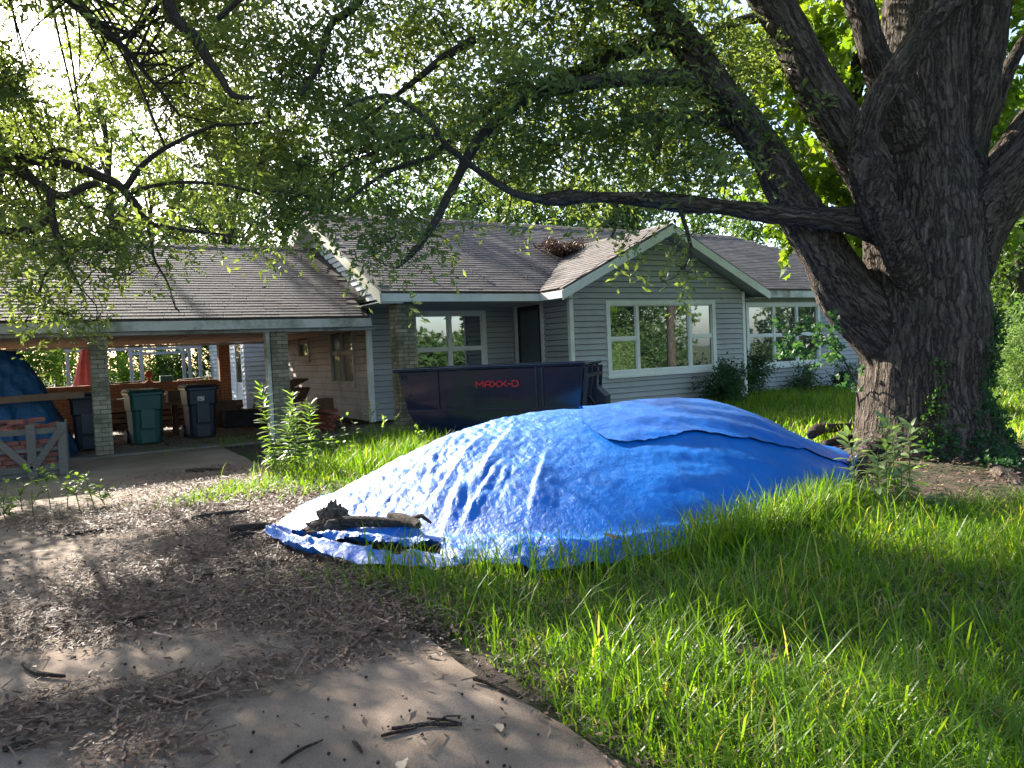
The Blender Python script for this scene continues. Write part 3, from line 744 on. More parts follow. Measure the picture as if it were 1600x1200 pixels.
# ------------------------------------------------------------------ wheeled bins
def wheeled_bin(name, label, loc, rz, mat, h=1.08, sticker=False):
    t = thing(name, label, 'bin', loc, 'wheeled bins under the carport')
    T = Matrix.Translation(loc) @ Matrix.Rotation(rz, 4, 'Z')
    w0, w1, d0, d1 = .23, .285, .26, .35
    b = MB(T); zs = [(0.02, w0, d0), (.12, w0+.012, d0+.015), (h*.62, w1-.03, d1-.03), (h*.64, w1-.01, d1-.01), (h*.9, w1, d1), (h*.905, w1+.025, d1+.025), (h*.945, w1+.025, d1+.025)]
    vs = []; fs = []
    for i, (z, w, d) in enumerate(zs):
        c = .05
        vs += [(-w+c, -d, z), (w-c, -d, z), (w, -d+c, z), (w, d-c, z), (w-c, d, z), (-w+c, d, z), (-w, d-c, z), (-w, -d+c, z)]
        if i: fs += [(8*i-8+j, 8*i-8+(j+1) % 8, 8*i+(j+1) % 8, 8*i+j) for j in range(8)]
    fs.append(tuple(range(7, -1, -1))); b.add(vs, fs); b.build('body', mat, t, bevel=.006)
    l = MB(T); w, d = w1+.04, d1+.045
    l.hexa([(-w, -d, h*.95), (w, -d, h*.95), (w, d, h*.95), (-w, d, h*.95), (-w+.05, -d+.07, h*1.0), (w-.05, -d+.07, h*1.0), (w-.05, d-.04, h*1.02), (-w+.05, d-.04, h*1.02)])
    l.build('lid', mat, t, bevel=.012)
    MB(T).box(-.12, .12, -d1-.012, -d1+.03, h*.30, h*.66).build('front_panel', mat, t, bevel=.006)
    MB(T).box(-.13, .13, -d0-.03, -d0+.02, .03, h*.26).build('lower_panel', mat, t, bevel=.006)
    MB(T).cyl((-w1+.02, d1+.06, h*.9), (w1-.02, d1+.06, h*.9), .018, n=8).build('handle', mat, t)
    for s in (-1, 1):
        MB(T).cyl((s*(w0-.01), d0+.03, .13), (s*(w0+.055), d0+.03, .13), .13, n=18).build('wheel', M['black'], t)
    if sticker: MB(T).box(-.10, .03, -d1-.006, -d1+.004, h*.70, h*.79).build('sticker', M['sticker'], t)
    return t
wheeled_bin('wheeled_bin', 'dark green wheeled bin with flat lid under the carport', (1.42, 16.0, .03), .10, M['bin_green'], 1.02)
wheeled_bin('wheeled_bin', 'black wheeled bin with a pale sticker, right of the green bin', (2.45, 16.3, .03), .05, M['bin_dark'], 1.05, True)
wheeled_bin('wheeled_bin', 'black wheeled bin half hidden behind the brick post', (.52, 15.75, .03), -.1, M['bin_dark'], 1.02)

# ------------------------------------------------------------------ blue tarp over a stack in the carport
def drape(cx, cy, lx, ly, h, name, n=56, top=.62):
    u = np.linspace(-1, 1, n); A, B = np.meshgrid(u, u)
    mx = np.minimum((np.abs(A)**5+np.abs(B)**5)**.2, 1)
    k = 1-np.clip((mx-top)/(1-top), 0, 1)**1.5
    z = h*k
    fold = .06*np.sin(11*A+6*B+7*fbm2(A*3, B*3))*(1.1-k*.7)+.16*(np.abs(fbm2(A*5+9, B*5+z*2)-.5)*2-.25)
    x = cx+lx*A*(.80+.20*(1-k)**.6)+fold*.6*np.sign(A); y = cy+ly*B*(.85+.15*(1-k)**.6)+fold*.8*np.sign(B)
    z = z+.10*(fbm2(A*3+4, B*3)-.5)*k
    V = np.stack([x.ravel(), y.ravel(), np.maximum(z.ravel(), .0)+.04], -1)
    I = (np.arange(n-1)[:, None]*n+np.arange(n-1)).ravel()
    return V, np.stack([I, I+1, I+n+1, I+n], -1)
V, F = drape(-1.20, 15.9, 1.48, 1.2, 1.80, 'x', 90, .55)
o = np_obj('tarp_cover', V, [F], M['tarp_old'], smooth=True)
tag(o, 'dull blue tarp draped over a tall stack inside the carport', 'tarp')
tag(MB().bar((-2.6, 14.62, 1.0), (.42, 14.60, 1.06), .05, .11).build('lumber_board', M['wood_brown'], bevel=.004), 'long brown board laid across the dull blue draped tarp', 'board')

# ------------------------------------------------------------------ pallet crate with bricks
cx0, cx1, cy0, cy1 = -1.35, .10, 12.45, 13.45
crate = thing('pallet_crate', 'weathered grey wooden crate filled with red bricks', 'crate', (-.6, 13, .01))
for x in (cx0+.03, cx0+.5, cx1-.42, cx1-.05):
    MB().box(x-.055, x+.055, cy0-.03, cy0-.005, .01, .76+random.uniform(-.02, .03)).build('slat', M['wood_grey'], crate, bevel=.003)
for y in (cy0+.1, cy0+.38, cy0+.7, cy1-.05):
    MB().box(cx1-.0, cx1+.025, y-.055, y+.055, .02, .74+random.uniform(-.02, .03)).build('slat', M['wood_grey'], crate, bevel=.003)
for z0, z1 in ((.08, .17), (.36, .41), (.60, .68)):
    MB().box(cx0, cx1-.002, cy0-.003, cy0+.02, z0, z1).build('rail', M['wood_grey'], crate, bevel=.003)
    MB().box(cx1-.024, cx1-.002, cy0+.022, cy1, z0, z1).build('rail', M['wood_grey'], crate, bevel=.003)
for a, b_ in (((cx1-.42, .12), (cx1-.05, .66)), ((cx1-.44, .12), (cx0+.55, .66))):
    MB().bar((a[0], cy0-.042, a[1]), (b_[0], cy0-.042, b_[1]), .02, .09, (0, 0, 1)).build('brace', M['wood_grey'], crate, bevel=.002)
for y in (cy0+.08, cy0+.5, cy1-.08): MB().box(cx0, cx1-.03, y-.05, y+.05, .012, .075).build('runner', M['wood_grey'], crate)
brick_me = MB().box(-.1, .1, -.048, .048, -.03, .03).mesh('brick', M['brick_red'], .004)
def brick_at(p, rz, label, group, tilt=(0, 0)):
    o = bpy.data.objects.new('brick', brick_me); link(o)
    o.location = p; o.rotation_euler = (tilt[0], tilt[1], rz)
    return tag(o, label, 'brick', group)
ORD = ['bottom', 'second', 'third', 'fourth', 'fifth', 'sixth', 'top']
for r in range(7):
    for i in range(6):
        brick_at((cx0+.14+i*.215+(.06 if r % 2 else 0)+random.uniform(-.012, .012), cy0+.085+random.uniform(0, .03), .108+r*.064), random.uniform(-.06, .06), 'red brick in the %s course inside the grey wooden crate' % ORD[r], 'bricks in the crate, %s course' % ORD[r])
for i in range(20):
    brick_at((random.uniform(cx0+.55, cx1-.14), cy0+.10+random.uniform(-.02, .5), .575+.05+random.uniform(0, .13)*(1 if i > 8 else .2)+.03), random.uniform(-.8, .8), 'weathered brick heaped loose on top of the crate', 'bricks on the crate', (random.uniform(-.2, .2), random.uniform(-.15, .15)))

# ------------------------------------------------------------------ clutter in the carport
def plank(a, b_, w, h, label, mat='wood_brown', name='lumber_plank', group='planks stacked along the back wall'):
    return tag(MB().bar(a, b_, w, h).build(name, M[mat], bevel=.003), label, 'plank', group)
LAY = ['lowest', 'second', 'third', 'top']
for i in range(16):
    y = 20.6+(i % 4)*.17; z = .09+(i//4)*.13
    x0 = 1.0+random.uniform(-.5, .3)
    plank((x0, y+random.uniform(-.04, .04), z), (x0+3.0+random.uniform(-.5, .2), y+random.uniform(-.05, .05), z+random.uniform(-.01, .01)), .15, .10, 'brown board in the %s layer of the stack along the low brick wall' % LAY[i//4], group='planks along the back wall, %s layer' % LAY[i//4])
plank((.95, 20.3, .72), (2.35, 20.2, .80), .14, .04, 'loose grey board lying on the plank stack', 'wood_grey', group=None)
plank((1.15, 17.0, .75), (1.75, 18.9, .05), .03, .03, 'thin stick leaning beside the green bin', 'wood_pale', 'wood_strip', None)
bench = thing('work_table', 'small old wooden table between the two bins', 'table', (2.2, 17.6, .03))
MB().box(1.78, 2.62, 17.35, 17.95, .66, .71).build('tabletop', M['wood_brown'], bench)
for x in (1.86, 2.16, 2.54):
    for y in (17.4, 17.9): MB().box(x-.03, x+.03, y-.03, y+.03, .03, .66).build('leg', M['rust'], bench)
for x, y in ((2.0, 17.4),): MB().bar((1.86, 17.38, .25), (2.54, 17.38, .6), .02, .03).build('brace', M['rust'], bench)
tag(MB().box(2.02, 2.4, 17.45, 17.85, .712, .95).build('cardboard_box', M['wood_brown'], bevel=.006), 'brown box standing on the small wooden table', 'box')
tag(MB().box(2.33, 2.62, 21.42, 21.62, 1.092, 1.24).build('block', M['teal'], bevel=.01), 'pale teal block on top of the low brick wall', 'block')
f = MB()
for z0, z1, r0, r1 in ((1.092, 1.13, .10, .09), (1.13, 1.19, .04, .05), (1.19, 1.26, .05, .105), (1.26, 1.35, .105, .085), (1.35, 1.40, .085, .03)): f.cyl((2.08, 21.55, z0), (2.08, 21.55, z1), r0, r1, 14)
tag(f.build('finial', M['clay'], smooth=True), 'small round clay finial on the low brick wall', 'ornament')
plank((.95, 21.5, 1.11), (1.9, 21.62, 1.13), .16, .03, 'reddish board lying on the low brick wall', group=None)
plank((2.75, 21.5, 1.11), (3.62, 21.6, 1.14), .12, .035, 'pale weathered board on the wall near the brick pier', 'wood_pale', group=None)
bx = thing('storage_box', 'dark brown box right of the black bin', 'box', (3.6, 18.2, .03))
MB().box(3.22, 3.98, 17.95, 18.5, .03, .40).build('body', M['interior'], bx, bevel=.008)
MB().box(3.0, 3.6, 18.6, 19.1, .03, .62).build('rear_board', M['wood_brown'], bx, bevel=.008)
cb = thing('black_crate', 'open black plastic crate with bags in it, behind the brick post', 'crate', (4.35, 19.2, .03))
Tc = Matrix.Translation((4.45, 19.3, .10)) @ Matrix.Rotation(.35, 4, 'Z') @ Matrix.Rotation(.25, 4, 'Y')
for a in ((-.3, .3, -.25, -.23, 0, .45), (-.3, .3, .23, .25, 0, .45), (-.3, -.28, -.229, .229, 0, .45), (.28, .3, -.229, .229, 0, .45), (-.279, .279, -.229, .229, 0, .02)):
    MB(Tc).box(*a).build('side', M['black'], cb)
bmx = bmesh.new(); bmesh.ops.create_icosphere(bmx, subdivisions=3, radius=.2)
for v in bmx.verts:
    q = np.array(v.co)*7; v.co *= .85+.4*float(noise3(q+20)); v.co.z *= .7
me = bpy.data.meshes.new('bag'); bmx.to_mesh(me); bmx.free(); me.materials.append(M['grey_metal'])
bag = bpy.data.objects.new('plastic_bag', me); link(bag); bag.location = (4.42, 19.2, .40)
tag(bag, 'crumpled pale plastic bag lying in the black crate', 'bag')
plank((3.95, 18.9, .28), (4.75, 19.6, .72), .12, .03, 'pale board leaning on the open black crate', 'wood_pale', group=None)
# brick stack and old cart against the carport side wall
for r in range(5):
    for i in range(6):
        for j in range(2 if r > 2 else 1):
            brick_at((4.72+.10*j+.05*(r % 2), 15.15+i*.205+random.uniform(-.015, .015), .06+r*.064), 1.57+random.uniform(-.06, .06), 'dark red brick in the %s course of the low stack by the tan wall' % (ORD[r] if r < 4 else 'top'), 'brick stack by the tan wall, %s course' % (ORD[r] if r < 4 else 'top'))
for i in range(9):
    brick_at((4.76+random.uniform(-.08, .12), 15.25+i*.13, .39+random.uniform(0, .05)), random.uniform(-1, 1.5), 'loose brick on the low stack by the tan wall', 'loose bricks by the tan wall', (random.uniform(-.2, .2), 0))
tag(MB(Matrix.Translation((4.78, 15.6, .45)) @ Matrix.Rotation(.4, 4, 'Z')).box(-.14, .14, -.1, .1, 0, .22).build('wooden_block', M['wood_brown'], bevel=.006), 'split wooden block on the low brick stack', 'wood block')
gr = thing('barbecue', 'rusty broken barbecue leaning beside the brick post', 'barbecue', (4.35, 16.6, .03))
Tb = Matrix.Translation((4.35, 16.6, .03)) @ Matrix.Rotation(.3, 4, 'Z')
MB(Tb).hexa([(-.22, -.18, .55), (.22, -.18, .55), (.22, .18, .55), (-.22, .18, .55), (-.33, -.26, .86), (.33, -.26, .86), (.33, .26, .86), (-.33, .26, .86)]).build('firebox', M['rust'], gr, bevel=.01)
MB(Tb @ Matrix.Rotation(-.35, 4, 'Y')).box(-.05, .62, -.27, .27, .86, .90).build('lid', M['rust'], gr, bevel=.008)
for x, y in ((-.2, -.15), (.2, -.15), (.2, .15), (-.2, .15)): MB(Tb).cyl((x*1.3, y*1.3, 0), (x*.8, y*.8, .58), .016, n=8).build('leg', M['rust'], gr)

# ------------------------------------------------------------------ dumpster
du = thing('dumpster', 'glossy dark navy dumpster with red lettering in front of the porch', 'dumpster', (6.2, 11.3, 0))
A0 = ad(-1.92, 13.0); A1 = ad(1.12, 12.05); e = (A1-A0); DL = float(np.linalg.norm(e)); e /= DL; nb = np.array([-e[1], e[0]])
if nb @ ad(0, 1) < 0: nb = -nb
DW = 1.36
def dp(l, w, z): q = A0+e*l+nb*w; return (q[0], q[1], z)
ZT, ZM, ZB = 1.185, .52, .06
prof = [(ZT, 0, 0), (ZM, .14, .02), (ZB, .42, .022)]          # z, inset along length, inset across
m = MB()
ring = lambda z, a, w, t: [dp(a+t, w+t, z), dp(DL-a*.5-t, w+t, z), dp(DL-a*.5-t, DW-w-t, z), dp(a+t, DW-w-t, z)]
vs = []; fs = []
for i, (z, a, w) in enumerate(prof): vs += ring(z, a, w, 0)
for i in range(2):
    for j in range(4): fs.append((4*i+j, 4*i+(j+1) % 4, 4*i+4+(j+1) % 4, 4*i+4+j))
n0 = len(vs)
for i, (z, a, w) in enumerate([(ZT, 0, 0), (.25, .38, .3)]): vs += ring(z, a, w, .04)
for j in range(4): fs.append((n0+j, n0+4+j, n0+4+(j+1) % 4, n0+(j+1) % 4))
fs.append((n0+4, n0+5, n0+6, n0+7)); fs.append((11, 10, 9, 8))
for j in range(4): fs.append((j, n0+j, n0+(j+1) % 4, (j+1) % 4))
m.add(vs, fs); body = m.build('body', M['navy'], du, bevel=.008)
rim = [(dp(-.05, -.03, ZT+.03), dp(DL+.02, -.03, ZT+.03)), (dp(-.05, DW+.03, ZT+.03), dp(DL+.02, DW+.03, ZT+.03)), (dp(-.03, -.06, ZT+.032), dp(-.03, DW+.06, ZT+.032)), (dp(DL, -.06, ZT+.032), dp(DL, DW+.06, ZT+.032))]
for a, b_ in rim: MB().bar(a, b_, .075, .055).build('rim', M['navy'], du, bevel=.01)
for l in (.72, 2.42, 2.52): MB().bar(dp(l, -.012, ZT), dp(l, .006, ZM+.03), .03, .03, up=(e[0], e[1], 0)).build('seam', M['navy_dull'], du)
MB().box(0, 0, 0, 0, 0, 0)
MB().bar(dp(.15, .004, ZM), dp(DL-.07, .004, ZM), .03, .03).build('lower_rail', M['navy'], du)
for w in (.12, .5, .9, 1.38): MB().bar(dp(DL+.03, w, ZT-.02), dp(DL-.02, w, ZM), .05, .06, up=(e[0], e[1], 0)).build('end_rib', M['navy_dull'], du)
MB().bar(dp(DL+.03, .05, ZT-.16), dp(DL+.03, DW-.05, ZT-.16), .05, .06).build('end_rail', M['navy_dull'], du)
MB().prism([dp(DL, .9, ZM+.30), dp(DL+.18, .9, ZM+.12), dp(DL+.18, .9, ZM-.25), dp(DL-.06, .9, ZM-.25)], tuple(np.array(dp(0, .45, 0))-np.array(dp(0, 0, 0)))).build('hook_bracket', M['navy_dull'], du)
MB().bar(dp(DL+.04, .15, ZM+.18), dp(DL+.14, .85, ZM-.2), .03, .03).build('end_strut', M['navy_dull'], du)
for l in (.05, .11): MB().prism([dp(l, -.02, ZT-.05), dp(l, DW+.02, ZT-.05), dp(l+.04, DW, ZT-.14), dp(l+.04, 0, ZT-.14)], (e[0]*.02, e[1]*.02, 0)).build('lip', M['navy_dull'], du)
# red lettering MAXX-D, squared strokes lying on the front face
def letters():
    m = MB(); H = .088; st = .021
    x = 0.0
    G = {'M': (.118, [((0, 0), (0, 1)), ((0, 1), (.5, .42)), ((.5, .42), (1, 1)), ((1, 1), (1, 0))]),
         'A': (.098, [((0, 0), (0, .72)), ((0, .72), (.3, 1)), ((.3, 1), (1, 1)), ((1, 1), (1, 0)), ((0, .40), (1, .40))]),
         'X': (.105, [((0, 0), (1, 1)), ((0, 1), (1, 0))]),
         '-': (.035, [((0, .45), (1, .45))]),
         'D': (.10, [((0, 0), (0, 1)), ((0, 1), (.75, 1)), ((.75, 1), (1, .75)), ((1, .75), (1, .25)), ((1, .25), (.75, 0)), ((.75, 0), (0, 0))])}
    L0 = 1.40; k = 0
    for ch in 'MAXX-D':
        w, ss = G[ch]
        for (a, b_) in ss:
            k += 1; o = -.013-.0006*(k % 5)
            def pt(p):
                z = .985-.0+(p[1]-1)*H
                f = (ZT-z)/(ZT-ZM)
                return Vector(dp(L0+x+p[0]*w, .02*f+o, z))
            p, q = pt(a), pt(b_); dd_ = (q-p).normalized(); nn = Vector((-nb[0], -nb[1], 0)); sd = dd_.cross(nn).normalized()*st/2
            p = p-dd_*st*.45; q = q+dd_*st*.45
            m.hexa([p-sd, p+sd, p+sd+nn*.003, p-sd+nn*.003, q-sd, q+sd, q+sd+nn*.003, q-sd+nn*.003])
        x += w+.031
    return m
letters().build('lettering', M['logo'], du)['label'] = 'red squared lettering MAXX-D on the dumpster side'

# ------------------------------------------------------------------ tarps over the pile
_a = np.array([-2.10, -1.95, -1.66, -1.2, -.7, -.2, .3, .8, 1.3, 1.8, 2.3, 2.75, 3.08, 3.38, 3.52])
_front = np.array([6.45, 5.95, 5.55, 5.20, 4.98, 4.85, 4.80, 5.02, 5.35, 5.68, 6.05, 6.50, 6.95, 7.55, 8.1])
_ridge = np.array([6.75, 6.85, 7.0, 7.2, 7.45, 7.7, 7.9, 8.0, 8.05, 8.1, 8.15, 8.2, 8.25, 8.3, 8.3])
_hgt = np.array([.02, .07, .20, .41, .61, .755, .80, .815, .835, .835, .74, .54, .33, .16, .05])
_apr = np.array([.1, .25, .42, .62, .66, .62, .58, .42, .22, .14, .1, .1, .1, .08, .05])
FOLDS = [(-.50, 7.35, -1.12, 6.15, .085, .055), (-.25, 7.1, -.80, 5.85, .07, .05), (.02, 7.3, -.30, 6.3, .09, .035), (-.95, 7.05, -1.55, 6.2, .07, .04), (.30, 6.7, .10, 5.75, .06, .03), (-.42, 6.45, -.62, 5.6, .06, .045), (-1.3, 6.9, -1.85, 6.3, .05, .03), (-.1, 6.5, -.42, 5.7, .05, .03)]
def smooth_i(a, y):
    yy = sum(np.interp(a+o, _a, y) for o in (-.22, -.11, 0, .11, .22))/5
    return yy
def tarp_h(a, d):
    fr_, rg_, H, ap = smooth_i(a, _front), smooth_i(a, _ridge), smooth_i(a, _hgt), smooth_i(a, _apr)
    back = rg_+1.5
    s = np.clip((rg_-d)/np.maximum(rg_-fr_-ap, .05), 0, 1.2)
    hf = np.where(s < 1, H*(1-s**1.75), 0)
    sb = np.clip((d-rg_)/(back-rg_), 0, 1); hb = H*(1-sb**1.6)
    h = np.where(d < rg_, hf, hb)
    # big lumps of the pile and folds running down the left face
    k = np.clip(h/.25, 0, 1)*np.clip((1.05-s)*4, 0, 1)
    h = h+.06*(fbm2(a*1.1+5, d*1.1, 3)-.5)*k
    left = np.clip((.9-a)/1.2, 0, 1)
    for fa0, fd0, fa1, fd1, fw, fh in FOLDS:
        ux, uy = fa1-fa0, fd1-fd0; L = math.hypot(ux, uy); ux /= L; uy /= L
        al = (a-fa0)*ux+(d-fd0)*uy; cr_ = (a-fa0)*uy-(d-fd0)*ux+.09*(fbm2(a*2.3+fa0*7, d*2.3)-.5)
        tap = np.clip(al/.35, 0, 1)*np.clip((L+.15-al)/.35, 0, 1)
        h = h+.68*fh*tap*np.where(cr_ > 0, np.exp(-(cr_/(fw*.45))**2), np.exp(-(np.abs(cr_)/(fw*1.7))**1.3))*np.clip(k*1.5, 0, 1)
    cx_ = a*.9-d*.42; al_ = a*.42+d*.9
    h = h+left*k*(.030*fbm2(cx_*3.0, al_*.8+4, 2)+.012*np.abs(fbm2(cx_*10+3, al_*1.6, 2)-.5)*2)
    right = np.clip((a-.6)/1.0, 0, 1)
    q2 = (d*1.6-a*.25)*2.1+1.1*fbm2(a*.9+8, d*1.5)
    h = h+right*k*.014*np.abs((q2 % 1)-.5)*2
    h = h+.020*(fbm2(a*6, d*6, 3)-.5)*k+.018*(np.abs(fbm2(a*11+2, d*7, 2)-.5))*k*left*2
    # crumpled apron on the ground in front
    ap_k = np.clip((s-.93)*9, 0, 1)
    e = (d-fr_)/np.maximum(ap, .05)
    fold = np.abs(((e*2.2+.5*fbm2(a*2.5, d*1.0)*2+a*.15) % 1)-.5)*2
    h = h+ap_k*(.015+.115*fold**1.6*(.15+fbm2(a*3.1, d*2.2))+.04*fbm2(a*9, d*9))
    return h
def tarp_grid(name, amin, amax, na, dfun0, dfun1, nd, off, mat, label, jag=0.0, trim=None):
    a = np.linspace(amin, amax, na)[:, None]; t = np.linspace(0, 1, nd)[None]
    jf = jag*(fbm2(a*5, a*0+2, 4)-.5)
    d0 = dfun0(a)+jf; d1 = dfun1(a)
    d = d0+(d1-d0)*t; A_ = np.broadcast_to(a, d.shape)+jag*.8*(fbm2(d*5, d*0+7, 4)-.5)*np.clip(1-(np.broadcast_to(a, d.shape)-amin)*3, 0, 1)
    h = tarp_h(A_, d)+off
    x = A_*math.cos(YAW)+d*math.sin(YAW); y = -A_*math.sin(YAW)+d*math.cos(YAW)
    z = h+np.maximum(ground_z(x, y), 0)*np.clip(1-h*2, 0, 1)+.012
    V = np.stack([x, y, z], -1).reshape(-1, 3)
    I = (np.arange(na-1)[:, None]*nd+np.arange(nd-1)[None]).ravel()
    F = np.stack([I, I+nd, I+nd+1, I+1], -1)
    if trim is not None:
        ca = (A_[:-1, :-1]+A_[1:, 1:]).ravel()/2; cd = (d[:-1, :-1]+d[1:, 1:]).ravel()/2
        F = F[trim(ca, cd)]
    o = np_obj(name, V, [F], mat, smooth=True)
    return tag(o, label, 'tarp')
def hole(a, d):     # torn open corner where the log and roots show
    ap = smooth_i(a, _apr); fr_ = smooth_i(a, _front)
    inside = (a > -1.80) & (a < -.55) & (d > fr_+.14+.1*noise2(a*7, d*5)) & (d < fr_+ap*.55+.04*noise2(a*6, d*0)+.08)
    return ~inside
tarp_grid('tarp', -2.08, 3.50, 420, lambda a: smooth_i(a, _front), lambda a: smooth_i(a, _ridge)+1.45, 230, 0, M['tarp'], 'bright blue tarp spread over a low pile, its left side glaring in the sun', .12, hole)
_ea = np.array([.60, .80, 1.0, 1.4, 1.8, 2.2, 2.6, 3.0, 3.4, 3.72]); _ed = np.array([7.15, 6.75, 6.72, 6.9, 6.98, 7.05, 7.22, 7.45, 7.8, 8.1])
tarp_grid('tarp', .68, 3.54, 230, lambda a: np.interp(a, _ea, _ed), lambda a: smooth_i(a, _ridge)+1.6, 130, .028, M['tarp_top'], 'second blue tarp lapped over the back right half of the pile', .16)
# ------------------------------------------------------------------ branches
def catmull(P, step):
    P = np.asarray(P, float); out = []
    Q = np.concatenate([[2*P[0]-P[1]], P, [2*P[-1]-P[-2]]])
    for i in range(1, len(Q)-2):
        n = max(2, int(np.linalg.norm(Q[i+1][:3]-Q[i][:3])/step))
        t = np.linspace(0, 1, n, endpoint=False)[:, None]
        p0, p1, p2, p3 = Q[i-1], Q[i], Q[i+1], Q[i+2]
        out.append(.5*((2*p1)+(-p0+p2)*t+(2*p0-5*p1+4*p2-p3)*t**2+(-p0+3*p1-3*p2+p3)*t**3))
    out.append(P[-1:]); r = np.concatenate(out); r[:, 3] = np.maximum(r[:, 3], .0015); return r
def tube(P, n=8, cap=True, wob=0.0, seed=0):
    """P (m,4): x y z radius -> V, quads, bark coordinates"""
    P = np.asarray(P, float); m = len(P); c = P[:, :3]
    T = np.gradient(c, axis=0); T /= np.maximum(np.linalg.norm(T, axis=1, keepdims=True), 1e-9)
    up = np.array([0., 0, 1]) if abs(T[0][2]) < .9 else np.array([1., 0, 0])
    X1 = np.cross(T[0], up); X1 /= np.linalg.norm(X1); XS = [X1]
    for i in range(1, m):
        x = XS[-1]-T[i]*(XS[-1] @ T[i]); XS.append(x/np.linalg.norm(x))
    XS = np.array(XS); YS = np.cross(T, XS)
    th = np.linspace(0, 2*np.pi, n, endpoint=False)
    s = np.concatenate([[0], np.cumsum(np.linalg.norm(np.diff(c, axis=0), axis=1))])
    rr = P[:, 3:4]*np.ones((1, n))
    if wob: rr = rr*(1+wob*(noise2(th[None]*1.3+seed+np.cos(th)[None], s[:, None]*2.5/(1+P[:, 3:4]))-.5)*2)
    V = c[:, None]+XS[:, None]*(np.cos(th)[None, :, None]*rr[..., None])+YS[:, None]*(np.sin(th)[None, :, None]*rr[..., None])
    B = np.stack([np.cos(th)[None]*rr, np.sin(th)[None]*rr, np.broadcast_to(s[:, None]+seed, rr.shape)], -1)
    i = (np.arange(m-1)[:, None]*n+np.arange(n)[None]); j = (np.arange(m-1)[:, None]*n+(np.arange(n)+1)[None] % n)
    F = np.stack([i, j, j+n, i+n], -1).reshape(-1, 4)
    V = V.reshape(-1, 3); B = B.reshape(-1, 3)
    if cap:
        k = len(V); V = np.concatenate([V, c[:1], c[-1:]]); B = np.concatenate([B, [[0, 0, seed]], [[0, 0, s[-1]+seed]]])
        a = np.arange(n); b_ = (a+1) % n
        F = np.concatenate([F, np.stack([b_, a, np.full(n, k), np.full(n, k)], -1), np.stack([a+(m-1)*n, b_+(m-1)*n, np.full(n, k+1), np.full(n, k+1)], -1)])
    return V, F, B
class Acc:
    def __init__(s): s.V = []; s.F = []; s.B = []; s.T = []; s.n = 0
    def add(s, V, F, B=None, T=None):
        s.V.append(V); s.F.append(np.asarray(F)+s.n); s.n += len(V)
        if B is not None: s.B.append(B)
        if T is not None: s.T.append(T)
    def obj(s, name, mat, parent=None, smooth=True):
        V = np.concatenate(s.V); F = np.concatenate(s.F)
        deg = F[:, 2] == F[:, 3] if F.shape[1] == 4 else np.zeros(len(F), bool)
        fl = [F[~deg]]+([F[deg][:, :3]] if deg.any() else [])
        T = None
        if s.T: T = np.concatenate(s.T); T = np.concatenate([T[~deg], T[deg]])
        return np_obj(name, V, fl, mat, parent, smooth=smooth, tone=T, vec=np.concatenate(s.B) if s.B else None)
def px_path(pts, t0=None):
    """[(u, v, depth, radius_px)] -> world xyz r"""
    out = []
    for u, v, t, r in pts:
        p = at(u, v, t); out.append((p[0], p[1], p[2], r*t/FPX))
    return np.array(out)

# ------------------------------------------------------------------ leaves
LEAF_OUT = {'diamond': [(0, 0), (.62, .5), (1, 0), (.62, -.5)],
            'oval': [(0, 0), (.3, .42), (.68, .46), (1, 0), (.68, -.46), (.3, -.42)],
            'lobed': [(0, 0), (.12, .5), (.38, .30), (.62, .55), (.70, .22), (1, 0), (.70, -.22), (.62, -.55), (.38, -.30), (.12, -.5)]}
def leaf_sprays(n=18, L=.075, W=.026, length=.42, droop=.5, var=10, seed=3, shape='diamond'):
    """a few spray shapes: n leaves along a twig; returns list of vertex arrays and the face table"""
    r = np.random.default_rng(seed); out = []; ol = LEAF_OUT[shape]; m = len(ol)
    for k in range(var):
        Vs = []
        for i in range(n):
            s = (i+.5)/n*length; p = np.array([s*.95, (r.random()-.5)*.10, -droop*s*s/length+(r.random()-.5)*.10])
            ang = r.uniform(0, 2*np.pi); out_d = np.array([r.uniform(.2, 1.0), math.cos(ang), math.sin(ang)*.7-.25]); out_d /= np.linalg.norm(out_d)
            side = np.cross(out_d, r.normal(size=3)); side /= np.linalg.norm(side); nn = np.cross(out_d, side)
            l = L*r.uniform(.65, 1.25); w = W*r.uniform(.7, 1.2)
            for a_, b_ in ol: Vs.append(p+out_d*l*a_+side*w*b_+nn*(abs(b_)*w*.36-a_*a_*l*.15))
        out.append(np.array(Vs))
    F = np.arange(m*n).reshape(n, m)
    return out, F
def rot_mats(n, r, tilt=.6):
    yaw = r.uniform(0, 2*np.pi, n); pit = r.normal(0, tilt, n); rol = r.uniform(-.8, .8, n)
    cy, sy, cp, sp, cr_, sr = np.cos(yaw), np.sin(yaw), np.cos(pit), np.sin(pit), np.cos(rol), np.sin(rol)
    Z0 = np.zeros(n); O = np.ones(n)
    Rz = np.stack([cy, -sy, Z0, sy, cy, Z0, Z0, Z0, O], -1).reshape(n, 3, 3)
    Ry = np.stack([cp, Z0, sp, Z0, O, Z0, -sp, Z0, cp], -1).reshape(n, 3, 3)
    Rx = np.stack([O, Z0, Z0, Z0, cr_, -sr, Z0, sr, cr_], -1).reshape(n, 3, 3)
    return Rz @ Ry @ Rx
